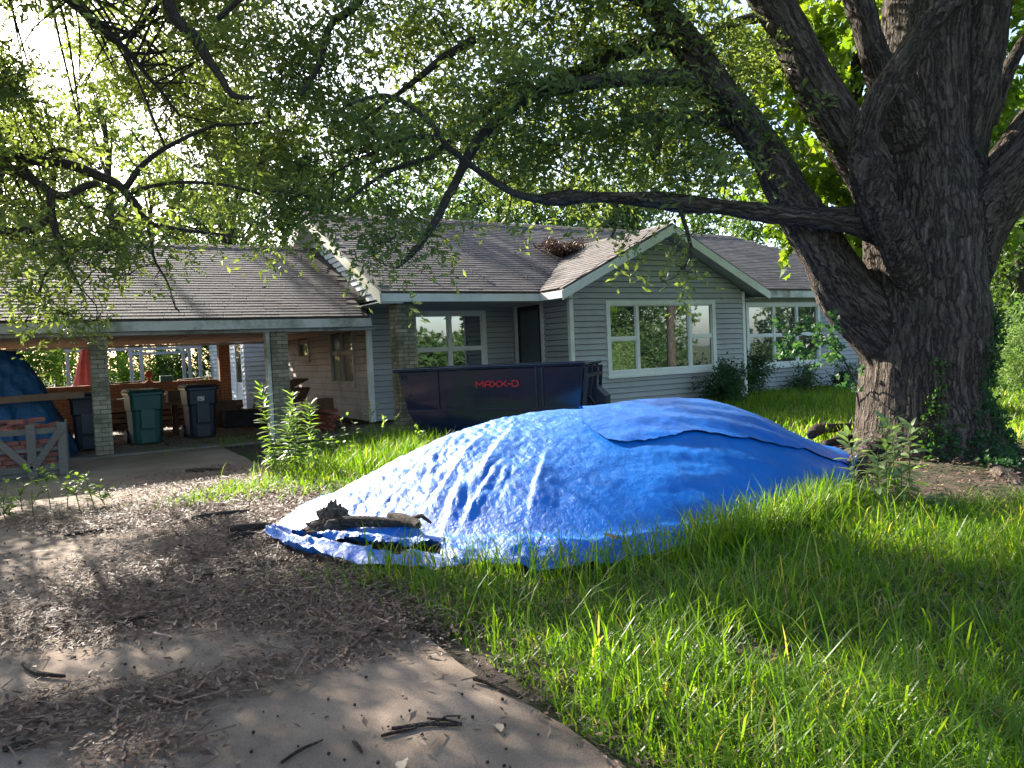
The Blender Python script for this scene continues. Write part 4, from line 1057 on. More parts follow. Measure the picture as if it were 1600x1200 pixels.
def scatter(acc, P, sprays, F, r, scale=(.75, 1.25), tilt=.6, tone=None):
    n = len(P); var = r.integers(0, len(sprays), n); R = rot_mats(n, r, tilt); sc = r.uniform(*scale, n)
    tn = r.random(n) if tone is None else tone
    for k in range(len(sprays)):
        w = np.where(var == k)[0]
        if not len(w): continue
        V = np.einsum('nij,mj->nmi', R[w], sprays[k])*sc[w][:, None, None]+P[w][:, None]
        m = len(sprays[k]); FF = (F[None]+(np.arange(len(w))*m)[:, None, None]).reshape(-1, F.shape[1])
        T = np.clip(tn[w][:, None]*.6+r.random((len(w), len(F)))*.4, 0, .999)
        acc.add(V.reshape(-1, 3), FF, T=T.ravel())
OAK_S, OAK_F = leaf_sprays(18, .084, .033)
# shadow targets: where the photograph shows sun on the ground and things (point, radius of the open shaft)
LIT = []
def lit(u, v, r, z=None, t=None): LIT.append((on_z(u, v, z) if t is None else at(u, v, t), r))
for q in ((560, 790, .45, .2), (640, 750, .5, .4), (700, 790, .5, .35), (720, 720, .5, .55), (800, 700, .45, .6), (840, 670, .4, .75), (620, 830, .4, .1), (770, 780, .35, .35),
          (900, 660, .3, .75), (960, 655, .3, .8), (1040, 650, .3, .82), (1120, 670, .25, .7), (960, 820, .13, .25), (1000, 790, .12, .3),
          (450, 640, .4, .6), (450, 740, .5, 0), (500, 620, .4, .6), (560, 690, .6, .2), (620, 680, .5, .2), (360, 790, .4, 0), (470, 790, .5, 0), (330, 765, .4, 0), (250, 785, .3, 0), (400, 750, .3, 0),
          (1150, 670, .5, .2), (1230, 670, .6, .2), (1300, 660, .4, .2), (1590, 630, .6, .2), (1560, 660, .4, .2), (1590, 690, .3, .1),
          (1350, 780, .35, .2), (1400, 830, .4, .1), (1500, 830, .35, .1), (1580, 820, .4, .1), (1450, 850, .3, .1),
          (1400, 680, .25, .5), (1430, 620, .15, .9),
          (1200, 980, .42, .2), (1080, 935, .35, .2), (780, 940, .35, .2), (1440, 990, .35, .2), (1560, 1080, .45, .2), (1330, 1110, .25, .2), (1060, 1070, .30, .2), (900, 1010, .25, .2), (1240, 1160, .25, .2), (1540, 950, .3, .2), (1480, 1170, .25, .2), (960, 1130, .2, .2),
          (30, 985, .26, 0), (170, 905, .30, 0), (220, 830, .32, 0), (80, 870, .22, 0), (420, 905, .24, 0), (500, 880, .26, 0), (560, 1130, .20, 0), (690, 1105, .20, 0), (640, 1185, .18, 0), (180, 1040, .16, 0), (330, 1008, .16, 0), (60, 1110, .2, 0), (480, 1000, .18, 0), (260, 1170, .16, 0), (640, 1010, .2, 0), (20, 1180, .16, 0)):
    lit(q[0], q[1], q[2], q[3])
for u, v, r, t in ((1290, 430, .18, 8.2), (1310, 480, .16, 8.2), (1400, 470, .2, 7.9), (1420, 520, .2, 7.85), (1430, 600, .2, 7.8), (1370, 560, .2, 8.0), (1380, 420, .14, 8), (1230, 350, .12, 8.2), (1355, 640, .15, 8.0), (1430, 80, .2, 7.5)): lit(0, 0, 0, 0) if False else LIT.append((at(u, v, t), r))
# and where it shows the tarp and the lawn in shade: leaf clumps are added in the way of the sun there
SHADE = [(on_z(u, v, z), r) for u, v, z, r in ((1000, 720, .6, .5), (1080, 760, .5, .5), (1150, 720, .5, .5), (1200, 780, .25, .5), (1100, 800, .3, .5), (920, 780, .4, .35), (1250, 740, .2, .4), (880, 840, .1, .3), (1180, 890, .2, .4), (1300, 900, .2, .4), (300, 860, 0, .4), (420, 960, 0, .4), (200, 1000, 0, .35), (480, 1130, 0, .4), (300, 1120, 0, .35), (120, 1120, 0, .3), (600, 1170, 0, .3), (720, 1150, 0, .3), (420, 1190, 0, .3), (760, 1190, 0, .25))]
for x_, y_ in ((1.0, 18.6), (2.0, 18.0), (2.8, 18.4), (3.6, 18.2), (4.4, 18.8), (1.6, 19.3), (3.2, 19.3)): LIT.append((np.array([x_, y_, 0.0]), .8))
def open_mask(P, grow=0.0):
    """True where a leaf spray may stay (outside the open sun shafts)"""
    keep = np.ones(len(P), bool)
    for q, r in LIT:
        w = P-q; s = w @ SUN_V; dist = np.linalg.norm(w-s[:, None]*SUN_V, axis=1)
        keep &= ~((dist < r+grow) & (s > 0))
    return keep

# ------------------------------------------------------------------ the big oak
oak = thing('oak_tree', 'massive old oak with furrowed bark and spreading limbs on the right', 'tree', (TREE[0], TREE[1], .1))
T0 = 8.55
limbs = {}
def limb(name, pts, wob=.10): limbs[name] = px_path(pts)
limb('trunk', [(1455, 800, T0, 185), (1451, 755, T0, 146), (1447, 710, T0, 118), (1444, 660, T0, 104), (1442, 610, T0, 95), (1443, 520, T0, 91), (1443, 430, T0, 90), (1444, 350, T0, 85), (1445, 270, T0, 72), (1443, 180, T0+.05, 62), (1442, 80, T0+.15, 60), (1448, -60, T0+.3, 56), (1440, -260, T0+.5, 46), (1400, -520, T0+.8, 26)])
limb('left_low', [(1425, 560, T0, 60), (1382, 520, T0, 52), (1328, 462, T0-.1, 43), (1285, 395, T0-.15, 37), (1238, 310, T0-.2, 32), (1185, 220, T0-.25, 27), (1130, 145, T0-.3, 25), (1080, 80, T0-.35, 24), (1030, 20, T0-.4, 23), (960, -60, T0-.5, 21), (850, -150, T0-.6, 20), (650, -220, T0-.7, 13)])
limb('left_up', [(1420, 360, T0, 56), (1365, 275, T0-.05, 37), (1310, 190, T0-.1, 33), (1262, 110, T0-.1, 31), (1218, 30, T0, 30), (1150, -80, T0, 30), (1060, -240, T0+.2, 24), (900, -420, T0+.3, 15)])
limb('mid_left', [(1420, 220, T0-.15, 40), (1385, 130, T0-.25, 27), (1358, 60, T0-.3, 24), (1338, -10, T0-.3, 22), (1300, -140, T0-.3, 18), (1240, -320, T0-.2, 10)])
limb('front_curve', [(1445, 480, T0-.25, 26), (1400, 375, T0-.62, 29), (1360, 290, T0-.75, 25), (1348, 225, T0-.8, 21), (1365, 165, T0-.9, 20), (1410, 95, T0-1.0, 20), (1450, 38, T0-1.05, 19), (1505, -10, T0-1.1, 18), (1570, -80, T0-1.1, 15), (1680, -200, T0-1.1, 9), (1770, -330, T0-1.1, 4)])
limb('right_up', [(1475, 350, T0, 60), (1492, 265, T0+.05, 44), (1512, 170, T0+.05, 38), (1535, 70, T0+.1, 33), (1552, -10, T0+.1, 30), (1590, -160, T0+.2, 22), (1640, -330, T0+.2, 12), (1680, -480, T0+.2, 5)])
limb('right_twig', [(1535, 190, T0+.3, 22), (1565, 130, T0+.35, 15), (1600, 68, T0+.4, 13), (1660, -30, T0+.4, 9), (1720, -130, T0+.4, 4)])
limb('right_mid', [(1500, 360, T0+.1, 60), (1548, 300, T0+.15, 42), (1600, 225, T0+.2, 36), (1680, 120, T0+.2, 25), (1800, -20, T0+.2, 14), (1900, -170, T0+.3, 7), (1960, -300, T0+.3, 3)])
limb('right_low', [(1480, 430, T0, 60), (1525, 355, T0-.2, 48), (1575, 290, T0-.35, 42), (1650, 220, T0-.5, 32), (1800, 110, T0-.6, 20), (1960, 20, T0-.7, 10), (2080, -90, T0-.8, 4)])
limb('horizontal', [(1420, 370, T0-.2, 34), (1350, 348, T0-.45, 24), (1300, 342, T0-.55, 18), (1230, 336, T0-.6, 17), (1150, 326, T0-.65, 15), (1060, 317, T0-.7, 14), (960, 309, T0-.75, 12.5), (890, 308, T0-.75, 12), (845, 313, T0-.75, 11)])
for i, (u, v, u2, v2, r) in enumerate(((1360, 720, 1255, 765, 46), (1535, 735, 1620, 790, 52), (1545, 705, 1680, 735, 46), (1340, 690, 1285, 700, 36), (1500, 690, 1610, 690, 40))):
    p = at(u, v, T0-.25); q = on_z(u2, v2, .02); c_ = at(1445, 660, T0)
    m_ = (p+q)/2; m_[2] = .16
    p[2] = .10
    limbs['root%d' % i] = np.array([[*(.5*c_+.5*p), r*T0/FPX*.9], [*p, r*T0/FPX*.6], [m_[0], m_[1], .03, r*T0/FPX*.36], [q[0], q[1], -.07, r*T0/FPX*.16]])
tmpV = []; tmpF = []; nb_ = 0; SEG = []
for k, P in limbs.items():
    C = catmull(P, .10)
    V, F, B = tube(C, 22, True, .10, seed=hash(k) % 97)
    tmpV.append(V); tmpF.append(F+nb_); nb_ += len(V); SEG.append(C)
V = np.concatenate(tmpV); F = np.concatenate(tmpF); deg = F[:, 2] == F[:, 3]
me = np_mesh('tmp', V, [F[~deg], F[deg][:, :3]])
tmp = bpy.data.objects.new('tmp', me); COL.objects.link(tmp)
md = tmp.modifiers.new('r', 'REMESH'); md.mode = 'VOXEL'; md.voxel_size = .034
ms = tmp.modifiers.new('s', 'SMOOTH'); ms.iterations = 8; ms.factor = .5
dg = bpy.context.evaluated_depsgraph_get(); ev = tmp.evaluated_get(dg); em = ev.to_mesh()
nv = len(em.vertices); V = np.empty(nv*3, np.float32); em.vertices.foreach_get('co', V); V = V.reshape(-1, 3).astype(float)
NRM = np.empty(nv*3, np.float32); em.vertices.foreach_get('normal', NRM); NRM = NRM.reshape(-1, 3).astype(float)
q = np.empty(len(em.loops), np.int32); em.loops.foreach_get('vertex_index', q)
lt = np.empty(len(em.polygons), np.int32); em.polygons.foreach_get('loop_total', lt)
F = q.reshape(-1, 4) if (lt == 4).all() else None
ev.to_mesh_clear(); bpy.data.objects.remove(tmp)
# bark coordinates from the nearest limb
best = np.full(nv, 1e9); BK = np.zeros((nv, 3)); off_ = 0.0
for C in SEG:
    s = np.concatenate([[0], np.cumsum(np.linalg.norm(np.diff(C[:, :3], axis=0), axis=1))])
    ax = C[-1, :3]-C[0, :3]; ax /= np.linalg.norm(ax)
    for c0 in range(0, nv, 20000):
        vv = V[c0:c0+20000]
        d2 = ((vv[:, None]-C[None, :, :3])**2).sum(-1); j = d2.argmin(1)
        sd = np.sqrt(d2[np.arange(len(vv)), j])/np.maximum(C[j, 3], .02)
        w = sd < best[c0:c0+20000]
        loc = vv-C[j, :3]; al = s[j]+(loc @ ax); rad = loc-(loc @ ax)[:, None]*ax
        x1 = np.cross(ax, [.3, .9, .1]); x1 /= np.linalg.norm(x1); y1 = np.cross(ax, x1)
        b3 = np.stack([rad @ x1, rad @ y1, al+off_], -1)
        sl_ = np.arange(c0, c0+len(vv))[w]; BK[sl_] = b3[w]; best[sl_] = sd[w]
    off_ += 13.7
lump = .05*(noise3(V*2.3)-.5)+.035*(noise3(BK*np.array([16, 16, 3.2]))-.5)+.016*(noise3(BK*np.array([34, 34, 8.])+9)-.5)
V = V+NRM*lump[:, None]
np_obj('trunk', V, [F], M['bark'], oak, smooth=True, vec=BK)
TRUNK_V, TRUNK_N = V, NRM
# a hollow knot on the trunk face
twigs = Acc()
BR = [P for k, P in limbs.items() if not k.startswith('root') and k not in ('trunk',)]
oak_br = [
 [(1118, 140, 8.25, 17), (1085, 128, 8.2, 15), (1050, 121, 8.1, 13.5), (960, 124, 8.0, 12.5), (880, 136, 7.9, 11), (820, 156, 7.9, 10), (780, 182, 7.9, 9), (740, 228, 7.8, 8), (715, 275, 7.8, 6.5), (684, 338, 7.7, 6), (648, 392, 7.6, 4.5), (620, 420, 7.6, 2)],
 [(1062, 58, 8.2, 15), (1000, 70, 8.25, 13), (930, 100, 8.4, 11), (860, 130, 8.6, 9), (790, 150, 8.8, 8), (730, 200, 9, 6), (660, 250, 9.1, 4.5), (590, 270, 9.2, 3)],
 [(845, 313, 7.8, 7), (800, 300, 7.7, 5.5), (740, 262, 7.6, 5), (695, 225, 7.6, 5), (680, 200, 7.6, 4.5), (640, 165, 7.5, 4), (590, 148, 7.5, 3.5), (545, 165, 7.4, 3)],
 [(1160, 188, 8.3, 13), (1100, 184, 8.25, 11), (1050, 182, 8.2, 9), (990, 187, 8.1, 8), (975, 205, 8, 6)],
 [(1010, 190, 8.1, 6), (1030, 225, 8.0, 5), (1020, 250, 8, 3)],
 [(680, 245, 7.6, 4), (630, 258, 7.6, 4), (580, 285, 7.6, 3), (540, 315, 7.6, 2)],
 [(690, 215, 7.6, 4), (640, 215, 7.7, 3.5), (590, 235, 7.8, 3), (520, 270, 7.9, 2)],
 [(1022, 12, 8.15, 13), (900, -60, 7.8, 10), (700, -90, 7.6, 9), (500, -60, 7.6, 7), (400, -20, 7.6, 5), (340, 30, 7.6, 4)],
 [(600, -120, 7.7, 9), (562, 0, 7.7, 7), (517, 37, 7.7, 6), (499, 101, 7.7, 4.5), (470, 150, 7.7, 2.5)],
 [(700, -220, 7.8, 12), (450, -260, 7.8, 11), (300, -120, 7.8, 11), (262, 0, 7.8, 10), (307, 64, 7.8, 8.5), (345, 120, 7.8, 6), (362, 148, 7.8, 5), (405, 152, 7.8, 3)],
 [(740, 60, 8.4, 7), (680, 100, 8.4, 6), (620, 150, 8.5, 4), (560, 190, 8.6, 3)],
 [(1212, 22, 8.55, 10), (1150, 35, 8.8, 8), (1100, 60, 9, 6), (1090, 110, 9, 4), (1140, 160, 9, 3), (1160, 200, 9, 2)],
 [(1060, 318, 7.8, 4), (1075, 370, 7.8, 3.2), (1080, 400, 7.8, 2.6), (1060, 425, 7.8, 2)],
 [(960, 310, 7.8, 4), (965, 345, 7.8, 2.5), (955, 370, 7.8, 1.5)],
 [(1340, 400, 12.5, 13), (1318, 360, 12.5, 11), (1320, 300, 12.6, 9)],
]
oak_paths = []
for i, b_ in enumerate(oak_br[:-1]):
    C = catmull(px_path(b_), .08); C[:, :3] += .02*(np.stack([noise2(C[:, 0]*5+i, C[:, 2]*5), noise2(C[:, 1]*5+i, C[:, 2]*5), noise2(C[:, 0]*5, C[:, 1]*5+i)], -1)-.5)
    oak_paths.append(C); twigs.add(*tube(C, 8, True, .12, seed=i*3.1))
for k in ('left_low', 'left_up', 'mid_left', 'front_curve', 'right_up', 'right_mid', 'right_low', 'horizontal'): oak_paths.append(catmull(limbs[k], .15)[6:])

# ------------------------------------------------------------------ neighbouring oak, trunk out of frame on the left
elm = thing('oak_tree', 'leaning oak whose branches hang in from the upper left', 'tree', (-6.4, 11.2, 0))
eb = Acc(); elm_paths = []
def wpath(a, rest): return np.concatenate([np.array(a, float), px_path(rest)]) if rest else np.array(a, float)
main = wpath([(-6.4, 11.2, -.1, .50), (-6.3, 11.1, .8, .36), (-6.2, 11.1, 2.2, .32), (-6.0, 11.2, 4.2, .30), (-5.6, 11.4, 6.5, .24), (-5.0, 11.6, 9, .14)], [])
el = [main,
 wpath([(-6.1, 11.1, 3.2, .20), (-4.2, 10.9, 4.0, .16), (-2.4, 10.8, 4.3, .14)], [(0, 240, 8.8, 13), (94, 255, 8.8, 12), (161, 277, 8.7, 10), (195, 296, 8.6, 9), (232, 345, 8.5, 6.5), (262, 356, 8.4, 5), (330, 365, 8.3, 3), (380, 372, 8.3, 2)]),
 wpath([(-4.2, 10.9, 4.0, .12), (-2.4, 10.7, 4.0, .11)], [(0, 262, 8.6, 12), (49, 280, 8.5, 11), (94, 306, 8.4, 9), (150, 287, 8.4, 7), (180, 300, 8.4, 3)]),
 px_path([(79, 298, 8.4, 9), (82, 337, 8.4, 8), (92, 380, 8.3, 7), (110, 420, 8.2, 5), (125, 450, 8.2, 3)]),
 px_path([(-60, 350, 8.5, 9), (0, 362, 8.5, 10), (49, 358, 8.4, 9), (82, 335, 8.4, 6)]),
 px_path([(195, 296, 8.6, 7), (225, 255, 8.7, 6), (270, 225, 8.8, 5), (322, 202, 8.9, 4), (356, 195, 9, 3), (420, 190, 9, 2)]),
 wpath([(-5.6, 11.4, 6.3, .18), (-3.5, 11.4, 7.4, .13)], [(0, -80, 9.2, 12), (109, 0, 9.2, 10), (150, 41, 9.2, 9), (195, 75, 9.2, 7), (240, 130, 9.2, 4), (280, 180, 9.2, 3)]),
 px_path([(205, 300, 8.6, 5), (260, 285, 8.6, 4), (330, 288, 8.7, 3.5), (400, 300, 8.7, 3), (450, 330, 8.7, 2)]),
 px_path([(100, 400, 8.3, 4), (70, 430, 8.2, 3), (60, 470, 8.2, 2)]),
 px_path([(232, 350, 8.5, 4), (240, 400, 8.3, 3), (262, 440, 8.2, 2), (275, 480, 8.2, 1.5)])]
for i, P in enumerate(el):
    if i: P[:, 3] *= .72
    C = catmull(P, .09); C[:, :3] += .025*(np.stack([noise2(C[:, 0]*5+i, C[:, 2]*5), noise2(C[:, 1]*5+i, C[:, 2]*5), noise2(C[:, 0]*5, C[:, 1]*5+i)], -1)-.5)
    elm_paths.append(C); eb.add(*tube(C, 10 if i else 18, True, .12, seed=i*5.3))
# ------------------------------------------------------------------ crowns: clumps of leaf sprays hung through the branch volume
_lb_u = np.array([-300, 0, 60, 110, 150, 200, 260, 300, 420, 470, 520, 560, 620, 680, 720, 800, 900, 1000, 1080, 1140, 1200])
_lb_v = np.array([500, 470, 480, 470, 410, 400, 380, 350, 355, 345, 300, 305, 350, 330, 290, 300, 315, 325, 315, 250, 60])
rc = np.random.default_rng(5)
cl = []
def region(n, u0, u1, v0, dens, t0, t1, who, size=(.45, .85)):
    k = 0
    while k < n:
        u = rc.uniform(u0, u1); vm = np.interp(u, _lb_u, _lb_v); v = rc.uniform(v0, vm)
        if rc.random() > dens(u, v): continue
        t = rc.uniform(t0, t1); s = rc.uniform(*size)
        if v > -60 and sum(1 for q in cl if abs(q[0]-u) < 62 and abs(q[1]-v) < 52) > 4: k += .34; continue
        if v+s*.45*FPX/t*.6 > vm+12: v = vm-s*.3*FPX/t*.5
        cl.append((u, v, t, s, who)); k += 1
corner = lambda u, v: .4 if (u < 130 and v < 110) else 1.0
region(135, -260, 440, -120, corner, 8.0, 12, 'e', (.35, .7))
region(26, 40, 360, -60, lambda u, v: 1 if v < 170 else 0, 9, 12, 'e', (.4, .6))
region(64, -60, 480, 100, lambda u, v: 1, 7.6, 9.0, 'e', (.3, .55))
region(66, 420, 1160, -120, lambda u, v: 1.0 if u > 600 or v > 120 else .7, 7.2, 10.5, 'o')
region(9, 640, 1110, 90, lambda u, v: 1.0, 8.2, 11, 'o', (.5, .9))
region(34, -700, 1500, -900, lambda u, v: 1.0 if v < -140 else 0, 6.0, 10, 'o', (.6, 1.0))
for u, v, t, s, n_, who in ((250, 430, 8.3, .22, 9, 'e'), (272, 475, 8.2, .16, 6, 'e'), (150, 500, 8.2, .22, 9, 'e'), (100, 490, 8.1, .3, 14, 'e'), (40, 500, 8.2, .32, 16, 'e'), (200, 430, 8.2, .2, 7, 'e'), (455, 395, 8.3, .25, 10, 'o'), (440, 370, 8.3, .25, 10, 'o'), (500, 330, 8.2, .25, 10, 'o'),
                           (600, 375, 7.6, .25, 9, 'o'), (640, 400, 7.6, .26, 11, 'o'), (585, 400, 7.6, .18, 6, 'o'), (670, 365, 7.7, .2, 7, 'o'), (950, 355, 7.8, .22, 9, 'o'), (975, 375, 7.8, .14, 4, 'o'), (1035, 440, 7.8, .12, 4, 'o'), (1075, 425, 7.8, .14, 5, 'o'), (1060, 370, 7.8, .12, 3, 'o'), (790, 350, 7.8, .14, 3, 'o'), (750, 320, 8, .25, 8, 'o'), (355, 370, 8.3, .25, 10, 'e'), (310, 390, 8.3, .16, 5, 'e'), (1180, 110, 9.3, .3, 10, 'o'), (1150, 60, 9.3, .35, 12, 'o')):
    cl.append((u, v, t, s, (who, n_)))
for _ in range(150):          # left oak's crown out of frame, clumps added to shade the drive
    p = np.array([rc.uniform(-9, .5), rc.uniform(7.5, 18), rc.uniform(4.2, 10.5)])
    pj_ = project(p[None])[0]
    if pj_[2] > 1 and -30 < pj_[0] < 1650 and -40 < pj_[1]: continue
    cl.append((*pj_, rc.uniform(.55, .95), 'e'))
for _ in range(46):           # right and top of the big oak's crown, out of frame
    p = np.array([rc.uniform(8.5, 14.5), rc.uniform(1.0, 8.5), rc.uniform(4.2, 9.5)])
    pj_ = project(p[None])[0]
    if pj_[0] < 1680 and pj_[1] > -60: continue
    cl.append((*pj_, rc.uniform(.6, 1.0), 'o'))
for _ in range(84):           # more clumps added high behind the left oak to shade lawn and drive
    p = np.array([rc.uniform(-8, 2.5), rc.uniform(12, 23), rc.uniform(7.5, 13.5)])
    pj_ = project(p[None])[0]
    if -30 < pj_[0] < 1650 and -40 < pj_[1] and rc.random() > .35: continue
    cl.append((*pj_, rc.uniform(.5, .9), 'e'))
for q, r_ in SHADE:
    for _ in range(3):
        s_ = rc.uniform(9, 17); p = q+SUN_V*s_+rc.normal(0, r_*.6, 3); pj_ = project(p[None])[0]
        if pj_[1] < np.interp(pj_[0], _lb_u, _lb_v)-10: cl.append((*pj_, rc.uniform(.4, .6), 'e'))
lv = {'o': Acc(), 'e': Acc()}
allp = {'o': np.concatenate(oak_paths), 'e': np.concatenate(elm_paths[1:])}
for u, v, t, s, who in cl:
    c = at(u, v, t); n_ = None
    if isinstance(who, tuple): who, n_ = who
    inv = (-60 < u < 1660) and v > -70 and t > 1
    n_ = n_ or int((48 if who == 'o' else 54)*s*s/.42*(1 if inv else .5))
    g = rc.normal(size=(n_, 3)); g /= np.linalg.norm(g, axis=1, keepdims=True); g *= (rc.random((n_, 1))**.45)
    P = c+g*np.array([s*1.15, s*1.15, s*.55])
    P = P[open_mask(P, .14 if not inv else .035)]
    if not len(P): continue
    tone = np.clip(rc.normal(.5, .25)+rc.normal(0, .12, len(P)), 0, 1)
    scatter(lv[who], P, OAK_S, OAK_F, rc, (.62, 1.45) if inv else (1.2, 1.8), .55, tone)
    pts = allp[who]; j = ((pts[:, :3]-c)**2).sum(1).argmin(); st = pts[j, :3]; dist = np.linalg.norm(st-c)
    tg = twigs if who == 'o' else eb
    if dist < 4.5:
        mid = (st+c)/2+np.array([0, 0, .12*dist])+rc.normal(0, .06, 3)
        r0 = min(.006+.006*dist, max(.008, pts[j, 3]*.6))
        tg.add(*tube(catmull(np.array([[*st, r0], [*mid, r0*.75], [*c, r0*.5]]), .25), 5, False, 0, rc.uniform(0, 50)))
    for p in P[:10]:
        mid = (p+c)/2+rc.normal(0, .05, 3)+np.array([0, 0, .03])
        tg.add(*tube(np.array([[*c, .005], [*mid, .004], [*p, .0025]]), 4, False, 0, rc.uniform(0, 50)))
twigs.obj('branches', M['twig'], oak)
o = lv['o'].obj('crown', M['oak_leaf'], oak, smooth=False)
eb.obj('trunk', M['twig'], elm); lv['e'].obj('crown', M['oak_leaf'], elm, smooth=False)

# ------------------------------------------------------------------ general trees, shrubs
def leaf_cloud(acc, blobs, nper, sprays, F, r, scale, mask=False, tilt=.6):
    for bx_, by_, bz_, rx, ry, rz in blobs:
        g = r.normal(size=(nper, 3)); g /= np.linalg.norm(g, axis=1, keepdims=True); g *= r.random((nper, 1))**.33
        P = np.array([bx_, by_, bz_])+g*np.array([rx, ry, rz]); P = P[P[:, 2] > .03]
        if mask: P = P[open_mask(P, .1)]
        if len(P): scatter(acc, P, sprays, F, r, scale, tilt, np.clip(r.normal(.5, .22)+r.normal(0, .1, len(P)), 0, 1))
BIG_S, BIG_F = leaf_sprays(16, .22, .11, .75, .3, 8, 9)
MAP_S, MAP_F = leaf_sprays(14, .17, .15, .55, .5, 8, 12, 'lobed')
SHR_S, SHR_F = leaf_sprays(16, .085, .03, .34, .2, 8, 15)
def tree(label, x, y, h, cw, r, mat='wood_leaf', trunk_r=.16, base=.35, nb=16, nper=24, sprays=None, group=None, name='tree', scale=(.8, 1.3), mask=False, lean=0.0):
    t = thing(name, label, 'tree', (x, y, 0), group)
    tk = Acc(); top = np.array([x+lean*h, y, h*.85])
    tk.add(*tube(catmull(np.array([[x, y, -.05, trunk_r*1.5], [x+lean*h*.1, y, h*.15, trunk_r], [x+lean*h*.5, y+.1, h*.5, trunk_r*.7], [*top, trunk_r*.2]]), .3), 10, True, .1, r.uniform(0, 50)))
    bl = []
    for i in range(nb):
        f = base+(1-base)*(i+.5)/nb; w = cw*math.sin(math.pi*min(1, max(.12, (f-base)/(1-base)*.8+.15)))
        a = r.uniform(0, 6.28); d_ = w*r.uniform(.25, .85); s = cw*r.uniform(.28, .5)
        c = np.array([x+lean*h*f+d_*math.cos(a), y+d_*math.sin(a), h*f]); bl.append((*c, s, s, s*.7))
        z0 = max(h*.12, c[2]-h*.22); tk.add(*tube(catmull(np.array([[x+lean*z0, y, z0, trunk_r*.45], [*((np.array([x, y, z0])+c)/2+[0, 0, .2]), trunk_r*.25], [*c, trunk_r*.08]]), .4), 6, False, 0, r.uniform(0, 50)))
    tk.obj('trunk', M['twig'], t)
    a = Acc(); leaf_cloud(a, bl, nper, *(sprays or (BIG_S, BIG_F)), r, scale, mask); a.obj('crown', M[mat], t, smooth=False)
    return t
rt = np.random.default_rng(21)
for u, t, h, cw, lb in ((20, 28, 12.5, 3.6, 'airy tall tree behind the left half of the carport'), (190, 29, 12.8, 3.6, 'airy tall tree rising over the middle of the carport ridge'), (370, 30, 12.5, 3.4, 'airy tall tree rising beside the left gable peak')):
    p = at(u, 570, t); tree(lb, p[0], p[1], h, cw, rt, 'oak_leaf', group='tall trees close behind the carport', nb=26, nper=22, base=.22, scale=(.7, 1.1), mask=True)
# trees behind the house, from left to right (pixel column, distance)
for i, (u, t, h, cw, lb) in enumerate((
    (-60, 34, 12, 4.0, 'dark tree behind the left end of the carport'), (90, 36, 13, 4.2, 'tree behind the carport, above its ridge on the left'), (250, 36, 12, 4.2, 'rounded tree behind the middle of the carport'),
    (360, 38, 13, 4.0, 'dark tree behind the joint of carport and house'), (455, 34, 12, 3.6, 'tall dark tree behind the peak of the left gable'), (560, 40, 12, 3.6, 'tree behind the left end of the house ridge'),
    (680, 44, 13, 3.6, 'tree behind the house ridge, left of centre'), (790, 38, 11.5, 3.4, 'hazy tree behind the middle of the house ridge'), (900, 42, 10.5, 3.8, 'broad dark tree behind the house ridge'),
    (1000, 36, 9.8, 3.4, 'dark tree directly behind the front gable'), (1090, 44, 10, 3.6, 'tree behind the ridge right of the front gable'), (620, 35, 9.0, 3.0, 'low bushy tree showing over the left third of the house ridge'), (735, 34, 8.4, 3.0, 'bushy tree just over the centre of the house ridge'), (850, 35, 9.0, 3.0, 'bushy tree over the ridge left of the front gable'), (950, 34, 8.6, 2.8, 'bushy tree close behind the front gable'))):
    p = at(u, 560, t); tree(lb, p[0], p[1], h, cw, rt, group='trees behind the house', nb=15, nper=26, mask=True)
for i, (u, t, h, cw, lb) in enumerate(((1180, 40, 8.5, 3.2, 'tree beyond the hipped right end of the house'), (1290, 36, 9, 3.4, 'tree seen between the oak limb and its trunk'), (1520, 30, 10, 3.6, 'dark tree right behind the oak trunk'),
    (1600, 24, 9.5, 3.2, 'dark tree on the right edge behind the lawn'), (1680, 30, 11, 4.0, 'large tree just past the right edge'), (1570, 36, 7, 3.5, 'low dense tree at the far right of the lawn'), (1620, 40, 12, 4.2, 'tallest dark tree at the right edge'), (1780, 34, 9, 3.6, 'tree past the right edge beyond the lawn'), (1900, 38, 10, 4.0, 'far tree well past the right edge'))):
    p = at(u, 545, t); tree(lb, p[0], p[1], h, cw, rt, group='trees beyond the right of the house', nb=17, nper=28, base=.12)
# bright broad-leaved tree behind the oak
p = at(1352, 560, 13.2)
gum = tree('bright yellow-green broad-leaved tree standing behind the oak trunk', p[0], p[1], 9.5, 2.6, rt, 'gum_leaf', .11, .28, 34, 30, (MAP_S, MAP_F), None, 'sweetgum_tree', (.75, 1.2))
p = at(1470, 560, 15.5)
tree('second yellow-green tree glowing behind the oak crown on the right', p[0], p[1], 10.5, 3.0, rt, 'gum_leaf', .12, .40, 30, 26, (MAP_S, MAP_F), None, 'sweetgum_tree', (.75, 1.2))
# trees behind the camera: they close the place on that side and show in the windows
for x, y, h, cw, lb in ((24.5, -3.5, 8, 3.0, 'dense tree mirrored in the picture window'), (29, -8, 9, 3.5, 'tree mirrored beside the picture window'), (34, 0.5, 6.5, 2.6, 'tree mirrored in the triple window')):
    tree(lb, x, y, h, cw, rt, 'wood_leaf', group='trees on the street side', trunk_r=.07, nb=24, nper=30, base=.02)

